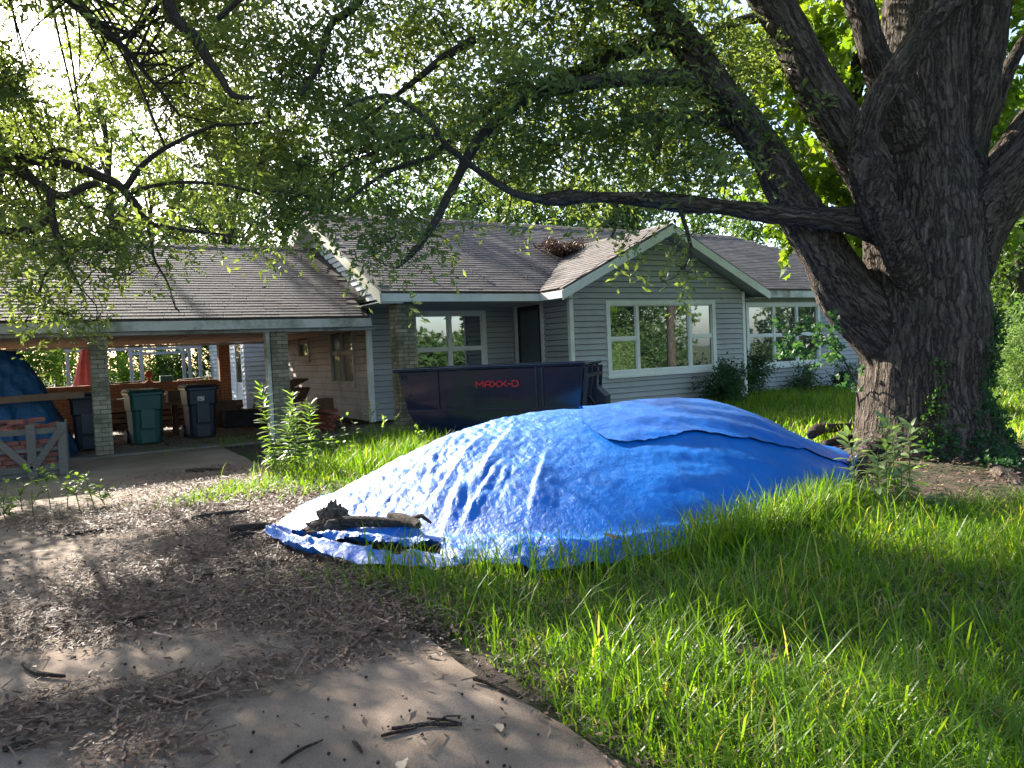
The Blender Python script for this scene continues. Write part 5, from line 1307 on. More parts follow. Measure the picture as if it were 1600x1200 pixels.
# far wood across the road behind the camera
far_ = Acc()
for i in range(260):
    a = rt.uniform(1.2, 5.1); R_ = rt.uniform(55, 70); c = np.array([6+R_*math.sin(a+1.0), R_*math.cos(a+1.0)])
    if c[1] > -6: continue
    leaf_cloud(far_, [(c[0], c[1], rt.uniform(.5, 2.6), 3.6, 3.6, 1.6)], 14, BIG_S, BIG_F, rt, (3.0, 4.5))
tag(far_.obj('far_woodland', M['wood_leaf'], smooth=False), 'low far woodland across the road on the street side', 'woodland', kind='stuff')
def shrub(label, x, y, h, w, r, mat='shrub_leaf', nb=7, nper=22, cat='shrub', name='shrub', sprays=None, scale=(.7, 1.2), mask=False, stems=6, group=None):
    t = thing(name, label, cat, (x, y, 0), group); tk = Acc(); bl = []
    for i in range(nb):
        a = r.uniform(0, 6.28); d_ = w*r.uniform(.05, .6); z = h*r.uniform(.25, .85)
        bl.append((x+d_*math.cos(a), y+d_*math.sin(a), z, w*.42, w*.42, h*.26))
        tk.add(*tube(np.array([[x+r.normal(0, .04), y+r.normal(0, .04), -.02, .012], [x+d_*.5*math.cos(a), y+d_*.5*math.sin(a), z*.6, .009], [bl[-1][0], bl[-1][1], z+.1, .004]]), 5, False, 0, r.uniform(0, 50)))
    tk.obj('stems', M['twig'], t); a_ = Acc(); leaf_cloud(a_, bl, nper, *(sprays or (SHR_S, SHR_F)), r, scale, mask); a_.obj('foliage', M[mat], t, smooth=False); return t
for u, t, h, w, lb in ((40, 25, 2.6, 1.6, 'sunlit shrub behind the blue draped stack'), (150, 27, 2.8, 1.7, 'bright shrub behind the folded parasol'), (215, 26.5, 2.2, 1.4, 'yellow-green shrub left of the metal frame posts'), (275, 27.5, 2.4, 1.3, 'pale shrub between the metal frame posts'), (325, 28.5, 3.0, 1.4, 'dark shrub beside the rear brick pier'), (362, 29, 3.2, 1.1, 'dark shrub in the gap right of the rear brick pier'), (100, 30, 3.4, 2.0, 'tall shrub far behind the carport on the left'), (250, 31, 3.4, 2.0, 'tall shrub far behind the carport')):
    p = at(u, 575, t); shrub(lb, p[0], p[1], h, w, rt, 'weed_leaf' if 'bright' in lb or 'yellow' in lb or 'sunlit' in lb else 'wood_leaf', nb=10, nper=20, sprays=(BIG_S, BIG_F), scale=(.45, .75), group='shrubs behind the carport')  # sunlit ones get a lighter leaf colour that paints the sun in
shrub('dense dark shrub below the picture window', 12.72, 12.25, .98, .62, rt, nb=11, nper=30)
shrub('straggly dark shrub in the corner right of the gabled wing', 14.75, 13.3, 1.35, .60, rt, nb=11, nper=26)
shrub('low thin weeds below the triple window', 16.9, 13.4, .85, .55, rt, 'wood_leaf', nb=7, nper=14)
shrub('wispy tall weeds near the right end of the grey wall', 18.2, 13.3, 1.0, .5, rt, 'wood_leaf', nb=6, nper=14)
p = at(1625, 590, 13.5); shrub('pale feathery shrub leaning in at the right edge', p[0], p[1], 1.9, 1.0, rt, 'bright_needle', nb=10, nper=26, sprays=leaf_sprays(24, .10, .018, .5, .9, 6, 31), scale=(.8, 1.3))
# broad-leaved sprig growing at the limb in front of the right window
sp = thing('sapling', 'leafy sapling sprig beside the oak limb in front of the triple window', 'sapling', tuple(on_z(1330, 735, .05)))
tk = Acc(); b0 = on_z(1335, 735, .05); b0 = at(1345, 560, 8.75)
tk.add(*tube(catmull(np.array([[*at(1352, 700, 8.9), .012], [*at(1335, 600, 8.6), .010], [*at(1300, 540, 8.2), .008], [*at(1240, 520, 7.9), .004]]), .1), 5, False)); tk.obj('stem', M['twig'], sp)
a_ = Acc(); SP_S, SP_F = leaf_sprays(8, .10, .09, .22, .4, 6, 41, 'lobed')
P = np.array([at(u, v, t) for u, v, t in ((1230, 510, 7.9), (1250, 500, 8), (1275, 505, 8.1), (1290, 520, 8.1), (1265, 535, 8), (1300, 540, 8.2), (1240, 540, 7.9), (1285, 555, 8.1), (1310, 510, 8.2), (1225, 545, 7.9), (1315, 560, 8.3), (1330, 590, 8.4), (1258, 520, 8)) for _ in range(3)])+rt.normal(0, .06, (39, 3))
scatter(a_, P, SP_S, SP_F, rt, (.5, .85), .5); a_.obj('foliage', M['shrub_leaf'], sp, smooth=False)
# ivy on the oak
pj = project(TRUNK_V); face = ((TRUNK_V-CAM)*TRUNK_N).sum(1) < .15
u_, v_ = pj[:, 0], pj[:, 1]; face &= np.abs(pj[:, 2]-T0) < 1.3
w1 = face & (u_ > 1488+30*(noise2(v_*.02, v_*0)-.5)) & (u_ < 1600) & (v_ > 395) & (v_ < 730) & (u_ > 1566-(v_-390)*.17)
w2 = face & (u_ > 1438) & (u_ < 1474) & (v_ > 560) & (v_ < 725) & (noise2(u_*.05, v_*.05) > .35)
w3 = face & (u_ > 1455) & (u_ < 1500) & (v_ > 660) & (v_ < 730)
IV_S, IV_F = leaf_sprays(6, .05, .045, .10, .3, 6, 51, 'lobed')
def ivy(label, w, n_, mat):
    idx = np.where(w)[0]; idx = rt.choice(idx, min(n_, len(idx)), replace=False)
    t = thing('ivy', label, 'ivy', tuple(V.mean(0)*0+np.array([TREE[0], TREE[1], .1])), 'ivy on the oak trunk')
    a = Acc(); scatter(a, TRUNK_V[idx]+TRUNK_N[idx]*.015, IV_S, IV_F, rt, (.55, 1.0), .6); a.obj('foliage', M[mat], t, smooth=False)
    b_ = Acc(); order = idx[np.argsort(TRUNK_V[idx, 2])][::max(1, len(idx)//26)]
    for i in range(len(order)-1):
        p, q = TRUNK_V[order[i]], TRUNK_V[order[i+1]]
        if np.linalg.norm(p-q) < .6: b_.add(*tube(np.array([[*(p+TRUNK_N[order[i]]*.02), .005], [*(q+TRUNK_N[order[i+1]]*.02), .005]]), 4, False))
    if b_.n: b_.obj('vine', M['twig'], t)
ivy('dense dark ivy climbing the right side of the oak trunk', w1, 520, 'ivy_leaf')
ivy('thin strand of bright ivy on the front of the oak trunk', w2, 60, 'ivy_lit_tint')
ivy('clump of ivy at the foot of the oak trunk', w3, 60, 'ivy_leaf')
# ------------------------------------------------------------------ grass
rg = np.random.default_rng(77)
def inside_tarp(x, y, pad=0.0):
    a, d = to_ad(x, y)
    return (a > -2.05) & (a < 3.5) & (d > smooth_i(np.clip(a, -2.05, 3.5), _front)+pad) & (d < smooth_i(np.clip(a, -2.05, 3.5), _ridge)+1.5)
def blades(acc, x, y, h, w, r, lean=.5):
    n = len(x); yaw = r.uniform(0, 2*np.pi, n); dx, dy = np.cos(yaw), np.sin(yaw); px_, py_ = -dy, dx
    bend = h*lean*r.uniform(.2, 1.5, n); z0 = ground_z(x, y)-.02
    f = np.array([0, .38, .72, 1.0]); V = np.zeros((n, 7, 3)); k = 0
    for i, s in enumerate(f):
        cx = x+dx*bend*s**2; cy = y+dy*bend*s**2; cz = z0+h*(s-.28*np.clip(bend/h, 0, 1.6)*s**3)
        ww = w*(1-.35*s)*.5
        if i < 3:
            V[:, k] = np.stack([cx+px_*ww, cy+py_*ww, cz], -1); V[:, k+1] = np.stack([cx-px_*ww, cy-py_*ww, cz], -1); k += 2
        else: V[:, k] = np.stack([cx, cy, cz], -1)
    b = (np.arange(n)*7)[:, None]
    F = np.concatenate([b+np.array([[0, 1, 3, 2]]), b+np.array([[2, 3, 5, 4]]), b+np.array([[4, 5, 6, 6]])])
    t = np.clip(.28+.5*fbm2(x*1.2, y*1.2)*r.uniform(.3, 1.6, n)+r.normal(0, .14, n), 0, .99)
    acc.add(V.reshape(-1, 3), F, T=np.concatenate([t, t, t]))
def sample(n, x0, x1, y0, y1, keep, r):
    x = r.uniform(x0, x1, n); y = r.uniform(y0, y1, n); k = keep(x, y); return x[k], y[k]
def edge_x(y): return 1.62+.20*(fbm2(np.asarray(y)*1.7, np.asarray(y)*0+1, 3)-.5)
def bare(x, y):      # soil round the oak and in front of it
    a, d = to_ad(x, y)
    r_ = np.hypot(x-TREE[0], y-TREE[1])
    return (r_ < 1.25) | ((d > 6.05+.5*noise2(a*2, d)) & (d < 8.6) & (a > 3.1) & (a < 8)) & (r_ < 3.2)
def tarp_near(x, y):
    a, d = to_ad(x, y); f = smooth_i(np.clip(a, -2.2, 3.7), _front)-d
    return np.where((a > -1.6) & (a < 1.4), np.clip(.38+f*.75, .38, 1), 1)
near = lambda x, y: (x > edge_x(y)) & ~inside_tarp(x, y, .10) & ~bare(x, y)
acc = Acc()
x, y = sample(58000, 1.5, 9.0, .6, 5.2, lambda x, y: near(x, y) & (fbm2(x*1.5, y*1.5) > .22), rg)
d_ = np.hypot(x, y); hh = (.05+.26*fbm2(x*.9+3, y*.9, 3))*rg.uniform(.5, 1.4, len(x))*np.clip((x-edge_x(y))/.35+.45, .45, 1)*tarp_near(x, y)
blades(acc, x, y, hh, rg.uniform(.004, .010, len(x)), rg, .85)
# long nodding blades, seed stalks
x, y = sample(2600, 1.6, 9, .8, 5.6, lambda x, y: near(x, y) & (fbm2(x*.8+7, y*.8) > .45), rg)
blades(acc, x, y, rg.uniform(.25, .48, len(x)), rg.uniform(.006, .011, len(x)), rg, .75)
# tall fringe along the tarp front
aa = rg.uniform(-.9, 2.7, 2600); aa = np.where((aa < 1.1) & (rg.random(2600) < .6), rg.uniform(1.2, 2.7, 2600), aa); dd = smooth_i(aa, _front)+rg.normal(-.10, .13, len(aa)); q = np.array([ad(a, d) for a, d in zip(aa, dd)])
kk = q[:, 0] > edge_x(q[:, 1])+.05
blades(acc, q[kk, 0], q[kk, 1], rg.uniform(.16, .44, kk.sum()), rg.uniform(.005, .010, kk.sum()), rg, .6)
tag(acc.obj('grass', M['grass'], smooth=False), 'long sunlit grass in the foreground right of the drive', 'grass', kind='stuff')
acc = Acc()
lawn = lambda x, y: ~inside_tarp(x, y, .25) & ~bare(x, y) & ~((x > 9.0) & (x < 14.1) & (y > 12.75)) & ~((x > 14.0) & (y > 13.85)) & (x > 4.6+.25*(12-y)*0) & ~((y > 13.0) & (x < 9.1)) & ((x > 6.6) | (y < 4.5))
x, y = sample(52000, 5.5, 24, 2.5, 14.0, lambda x, y: lawn(x, y) & ((x > 6.8) | (y > 9.5)), rg)
hh = (.10+.28*fbm2(x*.7, y*.7, 3))*rg.uniform(.6, 1.4, len(x))
blades(acc, x, y, hh, rg.uniform(.010, .020, len(x)), rg, .55)
x, y = sample(9000, 14, 40, -3, 16, lambda x, y: (x > 20) | (y < 9), rg)
blades(acc, x, y, rg.uniform(.15, .4, len(x)), rg.uniform(.02, .05, len(x)), rg, .6)
x, y = sample(15000, 10, 60, 2, 30, lambda x, y: (x > 22.8) , rg)
blades(acc, x, y, rg.uniform(.2, .5, len(x)), rg.uniform(.03, .09, len(x)), rg, .6)
tag(acc.obj('grass', M['grass'], smooth=False), 'uncut lawn between the tarp, the oak and the house', 'grass', kind='stuff')
acc = Acc()
def patch(cx, cy, rx, ry, n_, h0, h1, w0=.006, w1=.012, lean=.6):
    g = rg.normal(size=(n_, 2))*.5; blades(acc, cx+g[:, 0]*rx, cy+g[:, 1]*ry, rg.uniform(h0, h1, n_), rg.uniform(w0, w1, n_), rg, lean)
for u, v, r_, n_, h0, h1 in ((480, 745, .45, 600, .08, .22), (540, 735, .6, 1100, .10, .32), (600, 725, .6, 1300, .12, .40), (560, 760, .5, 700, .08, .22), (630, 712, .5, 1000, .15, .45), (420, 760, .4, 300, .06, .15), (350, 775, .35, 380, .06, .16), (320, 782, .3, 260, .05, .14), (385, 765, .3, 300, .06, .16), (500, 765, .5, 420, .06, .16), (610, 700, .4, 500, .2, .5), (660, 700, .3, 400, .15, .4), (560, 700, .7, 600, .12, .35), (300, 700, .6, 60, .1, .25), (370, 695, .35, 120, .15, .3), (500, 900, .3, 90, .05, .12), (540, 870, .5, 60, .05, .1), (240, 790, .4, 60, .04, .1), (540, 930, .4, 70, .04, .1), (590, 905, .3, 200, .06, .2)):
    p = on_z(u, v, 0); patch(p[0], p[1], r_*1.4, r_*1.6, n_, h0, h1)
tag(acc.obj('grass', M['grass'], smooth=False), 'patchy grass beside the drive in front of the brick column', 'grass', kind='stuff')

# ------------------------------------------------------------------ dead leaves, mast
def flakes(n_, keepf, x0, x1, y0, y1, L, r, tone, zs=.0, lift=.02):
    x, y = sample(n_, x0, x1, y0, y1, keepf, r); n = len(x)
    l = r.uniform(.55, 1.25, n)*L; w = l*r.uniform(.22, .45, n); yaw = r.uniform(0, 6.28, n)
    tx = r.normal(0, .28, n); ty = r.normal(0, .28, n); z = ground_z(x, y)+.014+r.random(n)*lift+zs
    dx, dy = np.cos(yaw), np.sin(yaw); V = np.zeros((n, 4, 3))
    for k, (s, q, c) in enumerate(((-.5, 0, .0), (.08, .5, .25), (.5, 0, .05), (.08, -.5, .25))):
        V[:, k] = np.stack([x+dx*s*l-dy*q*w, y+dy*s*l+dx*q*w, z+s*l*tx+q*w*ty+c*w*.6], -1)
    return V.reshape(-1, 3), np.arange(4*n).reshape(n, 4), np.clip(r.normal(tone, .24, n), 0, .99)
def litter_density(x, y):
    a, d = to_ad(x, y)
    band = fbm2(x*.75+2, y*.75+5, 4)
    p = project(np.stack([x, y, np.zeros_like(x)], -1)); u, v = p[:, 0], p[:, 1]
    g = lambda cu, cv, ru, rv, rot=0: np.exp(-((((u-cu)*math.cos(rot)+(v-cv)*math.sin(rot))/ru)**2+((-(u-cu)*math.sin(rot)+(v-cv)*math.cos(rot))/rv)**2))
    m = 1.2*g(420, 800, 200, 70)+1.1*g(480, 900, 220, 75)+1.0*g(330, 930, 260, 45)+.9*g(150, 975, 220, 40, -.12)+.9*g(330, 1075, 280, 32, -.22)+.9*g(60, 1120, 150, 38, -.2)+.8*g(200, 1165, 130, 45)+.75*g(540, 980, 130, 45)+.5*g(60, 815, 170, 22)+.5*g(600, 960, 90, 40)
    m = m*(.35+1.25*band)-.12
    return np.clip(m, .012, 1)
acc = Acc()
keepf = lambda x, y: (x < edge_x(y)+1.6) & (rg.random(len(x)) < litter_density(x, y))
for n_, L, tn, lf in ((200000, .036, .26, .03), (150000, .02, .18, .02), (46000, .055, .40, .035)):
    Vv, Ff, Tt = flakes(n_, keepf, -2.6, 4.2, 1.6, 11.5, L, rg, tn, 0, lf)
    acc.add(Vv, Ff, T=Tt)
n_ = 9000; x, y = sample(n_, -2.4, 3.6, 1.7, 10.5, keepf, rg); n = len(x); l = rg.uniform(.05, .2, n); yaw = rg.uniform(0, 6.28, n); w_ = rg.uniform(.002, .0045, n)
dx, dy = np.cos(yaw)*l/2, np.sin(yaw)*l/2; ox, oy = -np.sin(yaw)*w_, np.cos(yaw)*w_; z_ = .02+rg.random(n)*.025; tz = rg.normal(0, .006, n)
Vv = np.stack([np.stack([x-dx-ox, y-dy-oy, z_-tz], -1), np.stack([x+dx-ox, y+dy-oy, z_+tz], -1), np.stack([x+dx+ox, y+dy+oy, z_+tz+.003], -1), np.stack([x-dx+ox, y-dy+oy, z_-tz+.003], -1)], 1)
acc.add(Vv.reshape(-1, 3), np.arange(4*n).reshape(n, 4), T=rg.uniform(0, .7, n))
under = lambda x, y: bare(x, y) | ((np.hypot(x-TREE[0], y-TREE[1]) < 3.4) & (rg.random(len(x)) < .25))
Vv, Ff, Tt = flakes(22000, under, 4.6, 12, 1.5, 9, .055, rg, .34, 0, .03); acc.add(Vv, Ff, T=Tt)
cf = lambda x, y: rg.random(len(x)) < .35+.6*(fbm2(x, y) > .5)
Vv, Ff, Tt = flakes(9000, cf, -.5, 5.4, 14.8, 21.3, .06, rg, .6, .025, .02); acc.add(Vv, Ff, T=Tt)
Vv, Ff, Tt = flakes(5000, lambda x, y: x > edge_x(y)-.1, 1.4, 5, .8, 5, .05, rg, .4, 0, .03); acc.add(Vv, Ff, T=Tt)
tag(acc.obj('leaf_litter', M['litter'], smooth=False), 'drifts of dry brown leaves and bark chips on the drive', 'leaf litter', kind='stuff')
# small dark acorn caps and gravel
n_ = 450; x, y = sample(n_*2, -1.6, 2.0, 1.9, 8.5, lambda x, y: (x < 1.7) & (rg.random(len(x)) < .35+.6*fbm2(x*1.5, y*1.5)), rg); n = len(x)
ico = np.array([(0, 0, 1), (.9, 0, .1), (.2, .9, -.1), (-.8, .5, .1), (-.7, -.6, -.1), (.3, -.9, .1), (0, 0, -1)]); icf = np.array([(0, 1, 2), (0, 2, 3), (0, 3, 4), (0, 4, 5), (0, 5, 1), (6, 2, 1), (6, 3, 2), (6, 4, 3), (6, 5, 4), (6, 1, 5)])
s = rg.uniform(.004, .010, n); R = rot_mats(n, rg, 1.0)
Vv = np.einsum('nij,mj->nmi', R, ico)*s[:, None, None]+np.stack([x, y, .012+s*.6], -1)[:, None]
o = np_obj('acorns', Vv.reshape(-1, 3), [(icf[None]+(np.arange(n)*7)[:, None, None]).reshape(-1, 3)], M['mast'])
tag(o, 'small dark acorn caps scattered over the concrete drive', 'acorns', kind='stuff')

# ------------------------------------------------------------------ sticks, logs, bark
def stick(u1, v1, u2, v2, rpx, label, name='stick', cat='stick', z=None, fork=False, bend=.06, mat='stick', lift=0.0):
    p, q = on_z(u1, v1, .012), on_z(u2, v2, .012); d1 = (p-CAM) @ FWD; r = rpx*d1/FPX*(.72 if name == 'stick' else 1)
    L = np.linalg.norm(q-p); sd = np.array([-(q-p)[1], (q-p)[0], 0])/max(L, 1e-6)
    pts = []
    for f, rr in ((0, .75), (.25, 1.0), (.55, .95), (.8, .8), (1, .5)):
        c = p+(q-p)*f+sd*L*bend*math.sin(3.1*f)*rg.uniform(.5, 1.4); pts.append([c[0], c[1], .012+r*.9+lift*math.sin(3.14*f)+(z or 0)+float(max(0, ground_z(c[0], c[1]))), r*rr])
    A = Acc(); A.add(*tube(catmull(np.array(pts), max(.02, L/18)), 8, True, .28, rg.uniform(0, 90)))
    if fork:
        c = np.array(pts[2]); A.add(*tube(np.array([[*c[:3], r*.6], [*(c[:3]+(q-p)*.22+sd*L*.14+[0, 0, r]), r*.4], [*(c[:3]+(q-p)*.42+sd*L*.2), r*.2]]), 6, True, .2, rg.uniform(0, 90)))
    return tag(A.obj(name, M[mat]), label, cat)
stick(612, 1141, 722, 1136, 5, 'dark broken stick lying across the bare concrete, bottom centre', fork=True)
stick(596, 1152, 650, 1140, 4, 'short pale piece beside the dark broken stick', bend=.02)
stick(668, 1124, 722, 1132, 3, 'thin twig behind the dark broken stick', bend=.05)
stick(4, 1176, 66, 1160, 7, 'thick stick at the bottom left corner', bend=.03)
stick(36, 1042, 102, 1060, 6, 'curved branch piece at the left edge of the drive', bend=-.12)
stick(178, 978, 246, 966, 7, 'brown split branch half buried in the leaf drift')
stick(302, 924, 322, 900, 5, 'short stick standing out at the end of a long twig')
stick(320, 902, 450, 878, 4, 'long thin twig over the leaf drift', bend=.05)
stick(100, 840, 178, 828, 4, 'flat dark bark strip on the left of the drive')
stick(215, 1092, 272, 1106, 3, 'thin forked twig in the lower leaf drift', fork=True)
stick(440, 1194, 505, 1158, 4, 'slim stick pointing at the dark broken stick')
stick(740, 1065, 815, 1095, 7, 'root-like stick along the grass edge', bend=.08)
stick(562, 1000, 600, 985, 4, 'short stick on the edge of the leaf litter')
stick(552, 1160, 566, 1178, 4, 'small pale chip near the bottom centre', bend=.02)
stick(300, 815, 390, 802, 5, 'broad weathered slab of bark near the grass tuft', 'bark_slab', 'bark', bend=.05)
stick(360, 835, 425, 828, 8, 'rotten crumbling log end left of the tarp', 'log', 'log', bend=.05)
stick(358, 845, 400, 838, 5, 'broken bark chunk in front of the rotten log end', 'bark_chunk', 'bark')
stick(508, 842, 640, 846, 9, 'straight cut branch lying on the tarp corner', 'log', 'log', bend=.01, z=.10)
stick(610, 838, 656, 855, 9, 'dark forked branch end on the front of the tarp', 'log', 'log', fork=True, z=.12)
stick(940, 848, 968, 858, 6, 'small brown leaf curl on the front of the tarp', 'bark_curl', 'bark', z=.03)
stick(290, 738, 345, 736, 4, 'thin stick lying on the shaded carport drive')
stick(1250, 838, 1310, 800, 7, 'thin root running out from under the tarp on the right', 'root', 'root', z=.03)
stick(1270, 715, 1345, 690, 9, 'dark surface root left of the oak', 'root', 'root', z=.10, bend=.1)
stick(1290, 725, 1350, 712, 7, 'lower surface root left of the oak', 'root', 'root', z=.06, bend=-.1)
# root clump poking out of the tarp
rc_ = thing('root_clump', 'earthy clump of roots and wood sticking out of the tarp corner', 'root clump', tuple(on_z(520, 838, 0)))
c0 = on_z(520, 838, .03)
bmx = bmesh.new(); bmesh.ops.create_icosphere(bmx, subdivisions=4, radius=1)
ico4 = np.array([v.co[:] for v in bmx.verts]); ff = np.array([[v.index for v in f_.verts] for f_ in bmx.faces]); bmx.free()
for i, (dx, dy, dz, sx, sy, sz) in enumerate(((0, .05, .03, .17, .13, .10), (-.12, .02, .02, .10, .09, .06), (.13, .0, .02, .11, .08, .06), (.03, .08, .10, .08, .06, .11))):
    w = ico4*(.45+.55*noise3(ico4*2.1+5+i*3)[:, None]+.5*noise3(ico4*5+i)[:, None])*(.8+.4*noise3(ico4*14+i)[:, None])
    np_obj('clod', w*np.array([sx, sy, sz])*1.3+c0+np.array([dx, dy, dz]), [ff], M['deadwood'], rc_)
for i, (u1, v1, u2, v2, r_, h1, h2) in enumerate(((500, 840, 512, 792, .030, .02, .10), (516, 842, 525, 795, .024, .02, .12), (528, 842, 545, 812, .022, .02, .08), (490, 838, 478, 818, .018, .02, .05), (505, 845, 540, 850, .02, .03, .02), (485, 842, 470, 846, .02, .02, .01), (535, 838, 560, 835, .018, .03, .05))):
    p = on_z(u1, v1, h1); q = at(u2, v2, float((p-CAM) @ FWD)+.03)
    A = Acc(); A.add(*tube(catmull(np.array([[*p, r_], [*((p+q)/2+rg.normal(0, .02, 3)), r_*.9], [*q, r_*.55]]), .02), 8, True, .35, i*7.)); A.obj('root', M['stick'], rc_)
# twigs and leaves caught on the roof
def roof_pt(u, v):      # on the main front slope
    d = ray(u, v); k = (EZ+.03-CAM[2]-SL*(EY-CAM[1]))/(d[2]-SL*d[1]); return CAM+d*k
rl = thing('leaf_pile', 'heap of dry leaves caught in the roof valley', 'leaf pile', tuple(roof_pt(882, 398)))
A = Acc(); c0 = roof_pt(882, 398)
g = rg.normal(size=(620, 3))*np.array([.26, .2, .07]); g[:, 2] = np.abs(g[:, 2]); P = c0+g+np.array([0, 0, .02])+np.stack([g[:, 0]*0, g[:, 0]*0, .25*np.abs(g[:, 0])], -1)
scatter(A, P, *leaf_sprays(3, .16, .05, .12, .1, 6, 61), rg, (.6, 1.1), .7); A.obj('leaves', M['litter'], rl, smooth=False)
for u1, v1, u2, v2, lb in ((826, 412, 838, 424, 'pale twig on the roof left of the leaf heap'), (838, 424, 858, 430, 'dark twig on the roof below the leaf heap'), (735, 420, 738, 428, 'small curled twig near the middle of the roof'), (803, 395, 807, 399, 'tiny pale twig high on the roof'), (820, 432, 824, 438, 'short twig near the eave by the valley'), (655, 422, 659, 428, 'small twig at the left of the house roof')):
    p, q = roof_pt(u1, v1), roof_pt(u2, v2); A = Acc(); A.add(*tube(catmull(np.array([[*p, .012], [*((p+q)/2+[0, 0, .05]), .011], [*q, .008]]), .05), 6, True, .1, 1.)); tag(A.obj('twig', M['deadwood']), lb, 'twig')

# ------------------------------------------------------------------ weeds
def leaf_mesh(name, L, W, mat, fold=.2, curl=.25):
    f = [(0, 0), (.25, .38), (.55, .5), (.82, .3), (1, 0)]; V = []; F = []
    for s, w in f: z = -curl*L*s*s; V += [(s*L, -w*W, z+fold*w*W), (s*L, 0, z), (s*L, w*W, z+fold*w*W)]
    for i in range(4): b = 3*i; F += [(b, b+1, b+4, b+3), (b+1, b+2, b+5, b+4)]
    return np_mesh(name, V, [np.array(F)], smooth=True), mat
LM = {}
for k, (L, W, mt) in {'tall': (.17, .036, 'weed_leaf'), 'pale': (.15, .042, 'pale_weed'), 'round': (.07, .045, 'weed_leaf')}.items():
    m_, _ = leaf_mesh('leaf', L, W, mt); m_.materials.append(M[mt]); LM[k] = m_
def weed(label, base, h, n_, kind, r, lean=(0, 0), top=1.0, group=None, side=0, name='weed'):
    t = thing(name, label, 'weed', tuple(base), group)
    b = np.array(base, float); tip = b+np.array([lean[0], lean[1], h]); mid = (b+tip)/2+r.normal(0, .02, 3)
    A = Acc(); C = catmull(np.array([[*b, .006], [*mid, .005], [*tip, .002]]), .05); A.add(*tube(C, 5, True, 0, 1.))
    if side:
        for i in range(side):
            j = int(len(C)*r.uniform(.15, .6)); p = C[j, :3]; a = r.uniform(0, 6.28); e_ = p+np.array([math.cos(a)*.12, math.sin(a)*.12, h*.35])
            A.add(*tube(np.array([[*p, .004], [*((p+e_)/2+[0, 0, .0]), .0035], [*e_, .002]]), 4, True, 0, 1.)); C = np.concatenate([C, np.linspace([*p, .004], [*e_, .002], 6)])
    A.obj('stem', M['stem'], t)
    for i in range(n_):
        f = (i+.5)/n_; j = int((.12+.88*f)*(len(C)-1)) if not side else r.integers(int(len(C)*.1), len(C))
        p = C[j, :3]; yaw = i*2.4+r.normal(0, .3); fz = (p[2]-b[2])/h
        pit = -.75+1.0*(1-fz)*.9+r.normal(0, .2); sc = (1.15-.55*fz*top)*r.uniform(.8, 1.2)
        o = bpy.data.objects.new('leaf', LM[kind]); link(o, t)
        o.matrix_basis = Matrix.Translation(p.tolist()) @ Matrix.Rotation(yaw, 4, 'Z') @ Matrix.Rotation(pit, 4, 'Y') @ Matrix.Rotation(r.normal(0, .3), 4, 'X') @ Matrix.Scale(sc, 4)
    return t
rw_ = np.random.default_rng(91)
def wh(u, vb, vt, z=0.0): p = on_z(u, vb, z); d = (p-CAM) @ FWD; return p, (vb-vt)*d/FPX
for u, vb, vt, n_, lb, ln in ((436, 742, 598, 110, 'tallest leafy weed stalk, left of the group beside the brick post', (-.17, .05)), (452, 738, 640, 70, 'leafy weed stalk in the middle of the tall group', (.06, .0)), (464, 740, 612, 100, 'tall leafy stalk with a pointed top in the middle group', (.0, .02)), (494, 736, 626, 95, 'single tall leafy stalk with a feathery top, right of the group', (-.02, 0))):
    p, h = wh(u, vb, vt); weed(lb, p, h, n_, 'tall', rw_, ln, .7, 'tall leafy stalks beside the drive')
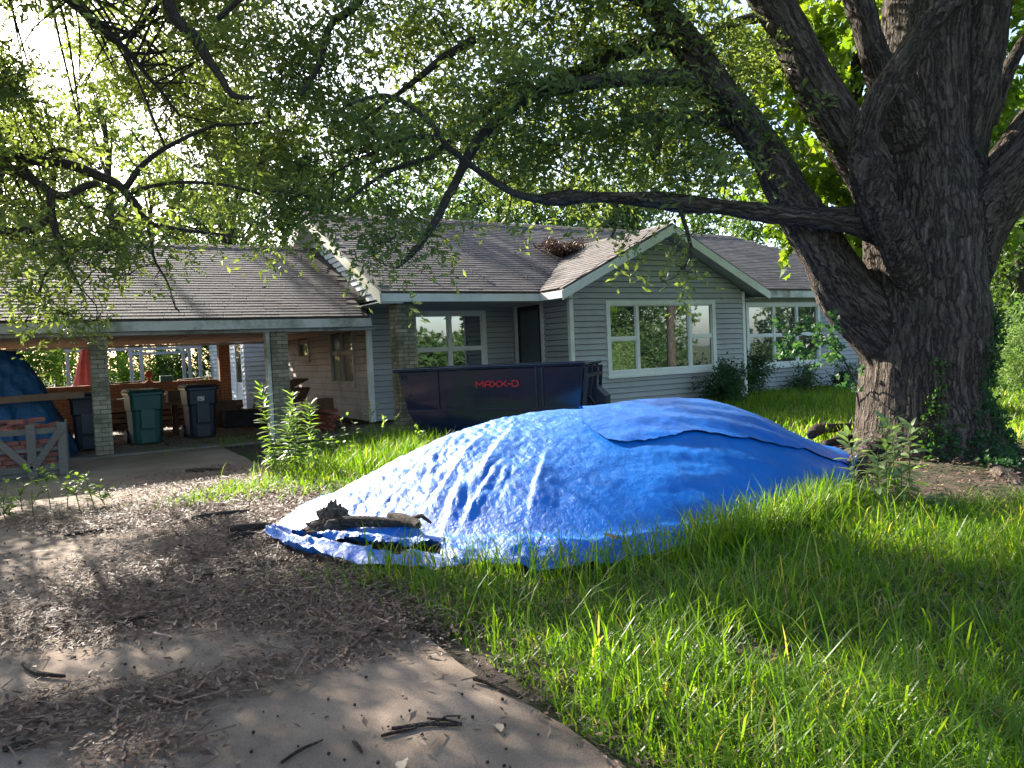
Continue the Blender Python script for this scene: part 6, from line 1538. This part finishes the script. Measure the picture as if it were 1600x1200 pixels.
for u, vb, vt, lb in ((428, 745, 690, 'low leafy weed left of the tall stalks'), (440, 750, 700, 'short weed at the foot of the tall stalks'), (540, 725, 668, 'branched weed right of the tall stalks'), (575, 700, 645, 'slim upright weed in front of the white corner trim'), (560, 715, 665, 'bushy weed in the sunny grass patch'), (612, 705, 655, 'curved weed in front of the brick column'), (525, 720, 672, 'small branched weed beside the lone stalk'), (660, 712, 678, 'small weed at the left edge of the tarp'), (600, 712, 668, 'leafy weed below the brick column'),
                      (415, 740, 705, 'little weed nearest the brick post')):
    p, h = wh(u, vb, vt); weed(lb, p, h, 26, 'round', rw_, (rw_.normal(0, .05), 0), .5, 'leafy weeds in the sunny patch', 4)
for i, (u, vb, vt, lb) in enumerate(((8, 812, 755, 'weed at the left frame edge below the crate'), (30, 818, 775, 'short weed left of the crate weeds'), (52, 806, 738, 'tall weed in front of the crate'), (80, 800, 742, 'upright weed in front of the crate corner'), (105, 796, 740, 'thin weed right of the crate'), (125, 798, 742, 'leafy weed in the middle of the drive edge'), (148, 794, 745, 'bright weed near the sunlit concrete'), (165, 790, 752, 'rightmost bright weed of the row below the crate'), (35, 800, 748, 'weed between the two left crate weeds'))):
    p, h = wh(u, vb, vt); weed(lb, p, h, 24, 'round', rw_, (rw_.normal(0, .05), 0), .5, 'weeds growing in front of the crate', 3)
for u, vb, vt, n_, lb in ((1330, 785, 672, 34, 'slim pale weed just right of the tarp end'), (1388, 775, 650, 46, 'tall pale weed in front of the oak trunk'), (1400, 770, 660, 40, 'second pale weed crowding the tall one at the oak'), (1422, 765, 662, 36, 'thin pale weed right of the tall ones at the oak'), (1375, 780, 705, 36, 'shorter pale weed left of the tall ones at the oak'), (1408, 782, 730, 30, 'low pale weed at the foot of the oak weeds'), (1470, 790, 775, 10, 'tiny weed on the bare soil before the oak')):
    p, h = wh(u, vb, vt, .08); weed(lb, p, h, n_, 'pale', rw_, (rw_.normal(0, .03), 0), .4, 'pale weeds at the foot of the oak')
# yellowed fallen leaves on the concrete, large enough to pick out
lm, _ = leaf_mesh('fallen_leaf', .07, .05, None, .5, .2); lm.materials.append(M['wood_pale'])
for u, v, lb in ((783, 1144, 'yellow curled leaf on the concrete near the grass edge'), (630, 1188, 'brown curled leaf at the bottom of the drive'), (72, 941, 'pale leaf lying alone on the left of the drive')):
    o = bpy.data.objects.new('fallen_leaf', lm); link(o); p = on_z(u, v, .02); o.location = p; o.rotation_euler = (.3, -.2, rw_.uniform(0, 6)); tag(o, lb, 'leaf')
